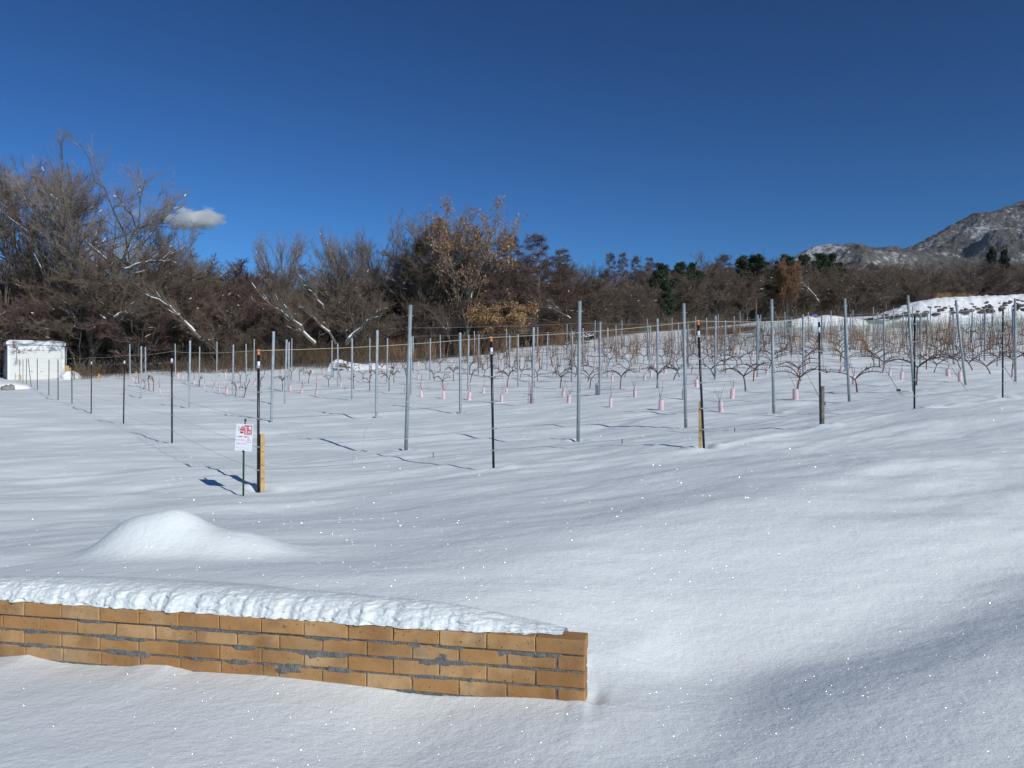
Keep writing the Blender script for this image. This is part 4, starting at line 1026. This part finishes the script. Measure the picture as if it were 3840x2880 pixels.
leaning(2330, 1130, 2360, 1060, 100, 'pale snowy limb in the wood left of the pine', .10, 14)

# brush along the foot of the wood
rs = random.Random(5); S = []
for px in np.linspace(-120, 3960, 900):
    px = px+rs.uniform(-4, 4); D = float(edgeD(px))+rs.uniform(-2.5, 3.5)
    if fbm(px/140, 3.3, 41, 3) < -.18: continue
    if px < 285: D = max(D, 64.5)
    tall = 1.0 if px < 860 else 1.8 if px < 2350 else 1.15
    if px > 2800: tall *= .9
    x = (px-1920)/F*D; z = gz(x, D) if rs.random() < 2 else 0
    for q in range(16):
        p = Vector((x+rs.gauss(0,.5), D+rs.gauss(0,.6), z-.1)); d = Vector((rs.gauss(0,.28), rs.gauss(0,.28), 1)).normalized(); L = rs.uniform(.5, 1.25)*tall*(1.0 if D < 90 else 1.5)
        for s_ in range(3):
            d = (d+Vector((rs.gauss(0,.13), rs.gauss(0,.13), -.04))).normalized(); p2 = p+d*L/3; S.append((*p, *p2, .009-.002*s_, .007-.002*s_))
            if s_: 
                e = (d+Vector((rs.gauss(0,.5), rs.gauss(0,.5), .1))).normalized(); S.append((*p2, *(p2+e*L*.25), .005, .003))
            p = p2
tag(link('brush', segs_mesh('brush', S, M['straw'], 3)), 'dry brown brush and reeds along the foot of the wood', 'brush', kind='stuff')
S = []
for c in range(420):                          # dark heather-like strip on the open slope
    px = rs.uniform(2590, 2840) if c < 300 else rs.uniform(3350, 3480); D = rs.uniform(76, 82); x = (px-1920)/F*D; z = gz(x, D)
    for q in range(12):
        p = Vector((x+rs.gauss(0,.3), D+rs.gauss(0,.3), z)); e = Vector((rs.gauss(0,.5), rs.gauss(0,.5), 1)).normalized(); S.append((*p, *(p+e*rs.uniform(.3,.75)), .012, .006))
tag(link('low_shrubs', segs_mesh('low_shrubs', S, M['twig_red'], 3)), 'strip of low dark shrubs on the snowy slope behind the vines', 'shrubs', kind='stuff')
S = []
for c in range(240):
    px = rs.choice((rs.uniform(3515, 3570), rs.uniform(3585, 3645), rs.uniform(3500, 3660))); D = rs.uniform(92, 96); x = (px-1920)/F*D; z = W(px, 1140, D)[2]
    for q in range(4):
        p = Vector((x, D, z-.5)); e = Vector((rs.gauss(0,.10), rs.gauss(0,.10), 1)).normalized(); S.append((*p, *(p+e*rs.uniform(1.2,2.0)), .014, .006))
tag(link('tall_grass', segs_mesh('tall_grass', S, mat('tan_grass', (.30,.19,.09), .9), 3)), 'tan tall dry grass behind the snowy rubble bank', 'grass', kind='stuff')

# ------------------------------------------------------------------ banks and heaps of snow at the back
def ridge(name, pts, width, m, lab, seed, rough=.2, cat='snow', kind=None, dark=False):
    """pts: (px, ytop, D); the ground underneath gives the foot"""
    pts = sorted(pts); n = 260; pp = np.linspace(pts[0][0], pts[-1][0], n); yy = np.interp(pp, [p[0] for p in pts], [p[1] for p in pts]); DD = np.interp(pp, [p[0] for p in pts], [p[2] for p in pts])
    xc = (pp-1920)/F*DD; zt_ = (1440-yy)/F*DD; m2 = 40; t_ = np.linspace(-1, 1, m2); XX = np.tile(xc, (m2,1)); YY = DD[None,:]+t_[:,None]*width
    G_ = ground_z(XX.ravel(), YY.ravel(), False).reshape(XX.shape); h = np.maximum(zt_-ground_z(xc, DD, False), 0)
    pr = (1-np.abs(t_)**2.2)[:,None]; Z_ = G_-.15+(h[None,:]+.15)*pr
    nz_ = fbm(XX*1.6, YY*2.2, seed, 4, .6); Z_ = Z_+nz_*rough*pr*np.clip(h, 0, 1)[None,:]
    V = np.stack([XX.ravel(), YY.ravel(), Z_.ravel()], 1); i, j = np.meshgrid(np.arange(m2-1), np.arange(n-1), indexing='ij')
    o = link(name, mesh_np(name, V, np.stack([(i*n+j).ravel(), (i*n+j+1).ravel(), ((i+1)*n+j+1).ravel(), ((i+1)*n+j).ravel()], 1), m, True)); tag(o, lab, cat, None, kind); return o
ridge('snow_bank', [(3270,1192,86),(3340,1168,86),(3430,1133,86),(3500,1122,86),(3560,1116,86),(3700,1110,86),(3840,1106,86),(4300,1095,86)], 3.2, M['snow_plain'], 'long bank of snow covered rubble at the right edge behind the vines', 3, .22, 'bank')
lump_r = random.Random(4)
rk = lumpy('stone', (0,0,0), (1,1,1), mat('dark_stone', (.06,.056,.05), .9, noise=((.16,.15,.14), 2)), .35, 21, 8, cut=-1)
rk_me = rk.data; bpy.data.objects.remove(rk)
for c in range(120):
    px = 3300+lump_r.random()**.8*560; t_ = lump_r.random()**1.6; yb = np.interp(px, [3300,3500,3840], [1190,1178,1160]); yt = yb-np.interp(px, [3300,3450,3840], [4,30,40])*t_
    D = 83.4+t_*1.2; x, y, z = W(px, yt, D); s_ = lump_r.uniform(.10, .30); o = link('stone', rk_me, None, (x, y, z-.05)); o.scale = (s_*1.3, s_, s_*.65); o.rotation_euler = (0, 0, lump_r.uniform(0, 6))
    tag(o, 'dark stone showing through snow on the front of the rubble bank', 'stone', 'stones in the rubble bank')
ridge('snow_heap', [(2960,1203,84),(3000,1194,84),(3030,1186,84),(3060,1190,84),(3100,1181,84),(3140,1185,84),(3200,1194,84),(3240,1200,84)], 1.2, M['snow_plain'], 'white humps of heaped snow on the open slope below the far wood', 6, .12)
ridge('snow_heap', [(1225,1392,57),(1240,1360,57),(1262,1346,57),(1300,1356,57),(1360,1366,57),(1400,1362,57),(1470,1372,57)], 1.0, M['snow_plain'], 'heap of snow with dark debris at the foot of the central wood', 9, .10)
S = []
for c in range(140):
    x, y, z = W(rs.uniform(1262, 1300), rs.uniform(1366, 1380), 55.8); S.append((x, y, z, x+rs.gauss(0,.25), y-.1, z+rs.gauss(.05,.12), .012, .006))
tag(link('branch_pile', segs_mesh('branch_pile', S, M['twig'], 3)), 'small pile of brown twigs in front of the snow heap', 'branches')
# snowy fallen conifer bough with green
x, y, z = gpt(2185, 74); b0 = W(2185, 1262, 73)
pts = [(rs.uniform(-1.1,1.3), rs.gauss(0,.3), rs.gauss(0,.10)+.08*rs.uniform(-1,1)) for _ in range(80)]
t = empty('fallen_bough', (b0[0], b0[1], b0[2])); link('needles', leaves_mesh('needles', pts, M['pine'], .16, 3, 5, .12), t); link('snow_cover', leaves_mesh('snow_cover', [(p[0]*.8-.2, p[1]-.1, p[2]*.6+.05) for p in pts], M['snow_plain'], .13, 4, 3, .08), t)
mb = MB(); mb.tube([(-1.3,0,-.3),(0,0,0),(1.5,0,.35)], .04, 5); mb.build('stem', M['bark'], t)
tag(t, 'fallen green conifer bough under snow at the wood edge', 'bough')
x, y, z = W(3052, 1183, 88); mb = MB(); mb.box((0,0,0),(.9,.4,.22), .2, .7); tag(mb.build('tarp_bundle', M['blue'], None, loc=(x,y,z)), 'small blue tarpaulin bundle behind the snow humps', 'tarp')
# pale green net standing behind the last vines
net = bpy.data.materials.new('net'); net.use_nodes = True; t_ = net.node_tree; b = t_.nodes['Principled BSDF']; b.inputs['Base Color'].default_value = (.50,.72,.68,1); b.inputs['Roughness'].default_value = .8
b.inputs['Alpha'].default_value = .36
NF = empty('net_fence', W(2800, 1260, 69)); tag(NF, 'pale green netting stretched behind the last vine rows at the right', 'netting')
L0 = Vector(NF.location); me_v = []; me_f = []
prevx = None
for i_, px in enumerate(np.linspace(2760, 4000, 63)):
    D = float(np.interp(px, [2760, 4000], [69, 66])); x = (px-1920)/F*D; z = gz(x, D); h = float(np.interp(px, [2760, 2900, 4000], [.5, 1.25, 1.45]))+.05*math.sin(i_*1.7)
    me_v += [(x-L0.x, D-L0.y, z-L0.z), (x-L0.x, D-L0.y+.03*math.sin(i_), z+h-L0.z)]
    if i_: n = len(me_v); me_f.append((n-4, n-2, n-1, n-3))
me = bpy.data.meshes.new('net'); me.from_pydata(me_v, [], me_f); me.materials.append(net); link('net', me, NF)
for i_ in range(0, 63, 8):
    a = me_v[i_*2]; mb = MB(); mb.tube([(a[0], a[1]+.05, a[2]-.1), (a[0], a[1]+.05, a[2]+1.6)], .02, 6); mb.build('pole', M['galv'], NF)

# ------------------------------------------------------------------ mountain
def mountain(name, prof, D0, depth, seed, amp, lab):
    n, m2 = 520, 240; px = np.linspace(prof[0][0], prof[-1][0], n); yt = np.interp(px, [p[0] for p in prof], [p[1] for p in prof])
    k = np.hanning(9); k /= k.sum(); yt = np.convolve(np.pad(yt, 4, 'edge'), k, 'valid')
    h = (1440-yt)/F*D0; t_ = np.linspace(-1, .6, m2); T2, Hh = np.meshgrid(t_, h, indexing='ij'); X0 = np.tile((px-1920)/F*D0, (m2,1)); Y0 = D0+T2*depth
    X0 = X0*(Y0/D0)**.6
    base = Hh*(1-np.abs(T2)**1.15*1.0)
    rd = 1-np.abs(fbm(X0/420+2, Y0/300, seed, 5, .55))*2.2
    rd2 = 1-np.abs(fbm(X0/130+2, Y0/110, seed+9, 4, .6))*2.0
    gd_ = np.clip(1-np.abs(T2)*.0, 0, 1)*(1-np.exp(-np.abs(T2)/.12))
    Z_ = base+(rd-.5)*amp*gd_*(Hh/h.max()+.25)+(rd2-.5)*amp*.15*(gd_*.8+.12)+fbm(X0/22, Y0/22, seed+20, 3, .7)*amp*.085
    V = np.stack([X0.ravel(), Y0.ravel(), Z_.ravel()], 1); i, j = np.meshgrid(np.arange(m2-1), np.arange(n-1), indexing='ij')
    tag(link(name, mesh_np(name, V, np.stack([(i*n+j).ravel(), (i*n+j+1).ravel(), ((i+1)*n+j+1).ravel(), ((i+1)*n+j).ravel()], 1), mm2, False)), lab, kind='structure')
mm2 = bpy.data.materials.new('mountain'); mm2.use_nodes = True; t_ = mm2.node_tree; b = t_.nodes['Principled BSDF']; b.inputs['Roughness'].default_value = .95; b.inputs['Specular IOR Level'].default_value = 0
tc = t_.nodes.new('ShaderNodeTexCoord')
def _n(sc, det, ro):
    n = t_.nodes.new('ShaderNodeTexNoise'); n.inputs['Scale'].default_value = sc; n.inputs['Detail'].default_value = det; n.inputs['Roughness'].default_value = ro; t_.links.new(tc.outputs['Object'], n.inputs['Vector']); return n.outputs[0]
ad = t_.nodes.new('ShaderNodeMath'); ad.operation = 'MULTIPLY_ADD'; ad.inputs[1].default_value = .75; t_.links.new(_n(.0042, 6, .6), ad.inputs[0]); t_.links.new(_n(.045, 8, .75), ad.inputs[2])
r = t_.nodes.new('ShaderNodeValToRGB'); e = r.color_ramp.elements; e[0].position = .80; e[0].color = (.10,.09,.08,1); e[1].position = 1.06; e[1].color = (.42,.43,.45,1)
k = e.new(.90); k.color = (.15,.14,.13,1)
t_.links.new(ad.outputs[0], r.inputs[0]); t_.links.new(r.outputs[0], b.inputs['Base Color'])
mountain('mountain', [(3100,1150),(3300,960),(3380,934),(3430,915),(3500,882),(3580,838),(3640,804),(3700,798),(3745,788),(3800,765),(3840,748),(4000,690),(4300,640),(4800,760),(5400,1100)], 3300, 1300, 3, 80, 'high wooded mountain with snow patches at the right edge')
mountain('hill', [(2700,1130),(2900,1020),(2970,968),(3010,942),(3060,920),(3120,916),(3190,916),(3260,930),(3320,930),(3400,936),(3500,950),(3700,985),(4000,1080)], 2500, 700, 8, 60, 'lower wooded hill in front of the mountain')

# low wooded rise far behind the left and middle of the wood
n, m2 = 700, 60; px_ = np.linspace(-1500, 3100, n); hh = (1440-np.interp(px_, [-1500, 900, 2200, 3100], [1290, 1270, 1180, 1120]))/F*330
t_ = np.linspace(-1, 1, m2); T2, Hh = np.meshgrid(t_, hh, indexing='ij'); Y0 = 330+T2*150; X0 = (px_-1920)/F*330*np.ones((m2, 1)); Z_ = (Hh+4)*(1-T2**2)-4+fbm(X0/6, Y0/6, 5, 4, .7)*2.2+fbm(X0/40, Y0/40, 6, 2)*4
V = np.stack([X0.ravel(), Y0.ravel(), Z_.ravel()], 1); i, j = np.meshgrid(np.arange(m2-1), np.arange(n-1), indexing='ij')
tag(link('hills', mesh_np('hills', V, np.stack([(i*n+j).ravel(), (i*n+j+1).ravel(), ((i+1)*n+j+1).ravel(), ((i+1)*n+j).ravel()], 1), mat('wooded_rise', (.055,.045,.038), .95, noise=((.12,.10,.085), .25), spec=0))), 'low wooded rise seen between the trunks', kind='structure')

# ------------------------------------------------------------------ clouds
def cloud(px, py, D, sx_, sz_, dens, lab, seed):
    n = 24; o = lumpy('cloud', W(px, py, D), (1, 1, 1), None, 0.0, 1, n, cut=-2); o.scale = (sx_, sx_*.6, sz_)
    m = bpy.data.materials.new('cloud'); m.use_nodes = True; t = m.node_tree; t.nodes.remove(t.nodes['Principled BSDF'])
    v = t.nodes.new('ShaderNodeVolumePrincipled'); v.inputs['Color'].default_value = (1,1,1,1); v.inputs['Anisotropy'].default_value = .1
    tc = t.nodes.new('ShaderNodeTexCoord'); L = t.nodes.new('ShaderNodeVectorMath'); L.operation = 'LENGTH'; t.links.new(tc.outputs['Object'], L.inputs[0])
    n_ = t.nodes.new('ShaderNodeTexNoise'); n_.noise_dimensions = '4D'; n_.inputs['W'].default_value = seed; n_.inputs['Scale'].default_value = 2.3; n_.inputs['Detail'].default_value = 6; n_.inputs['Roughness'].default_value = .55; t.links.new(tc.outputs['Object'], n_.inputs['Vector'])
    a = t.nodes.new('ShaderNodeMath'); a.operation = 'MULTIPLY_ADD'; a.inputs[1].default_value = -1.0; a.inputs[2].default_value = -.25; t.links.new(L.outputs['Value'], a.inputs[0])
    b = t.nodes.new('ShaderNodeMath'); b.operation = 'ADD'; k_ = t.nodes.new('ShaderNodeMath'); k_.operation = 'MULTIPLY'; k_.inputs[1].default_value = 2.4; t.links.new(n_.outputs[0], k_.inputs[0]); t.links.new(a.outputs[0], b.inputs[0]); t.links.new(k_.outputs[0], b.inputs[1])
    c = t.nodes.new('ShaderNodeMapRange'); c.inputs[1].default_value = .05; c.inputs[2].default_value = .6; c.inputs[3].default_value = 0; c.inputs[4].default_value = dens; t.links.new(b.outputs[0], c.inputs[0])
    t.links.new(c.outputs[0], v.inputs['Density']); t.links.new(v.outputs[0], t.nodes['Material Output'].inputs['Volume']); o.data.materials.append(m)
    tag(o, lab, 'cloud', None, 'structure')
cloud(728, 820, 7000, 310, 115, .035, 'small white cloud above the wood', 1.0)
cloud(505, 800, 7000, 150, 70, .006, 'faint cloud seen through the largest bare crown', 4.0)
cloud(420, 960, 7000, 520, 170, .004, 'pale cloud low behind the bare trees', 7.0)
# ------------------------------------------------------------------ haze
hz = MB(); hz.box((0, 2700, 420), (9000, 5500, 1000)); 
hm = bpy.data.materials.new('haze'); hm.use_nodes = True; t = hm.node_tree; t.nodes.remove(t.nodes['Principled BSDF']); v = t.nodes.new('ShaderNodeVolumePrincipled')
v.inputs['Color'].default_value = (.62,.78,1,1); v.inputs['Density'].default_value = 1.7e-5; v.inputs['Anisotropy'].default_value = 0; t.links.new(v.outputs[0], t.nodes['Material Output'].inputs['Volume'])
USE_HAZE = True
if USE_HAZE: tag(hz.build('haze', hm), 'thin blue haze in the distant air', 'haze', kind='stuff')
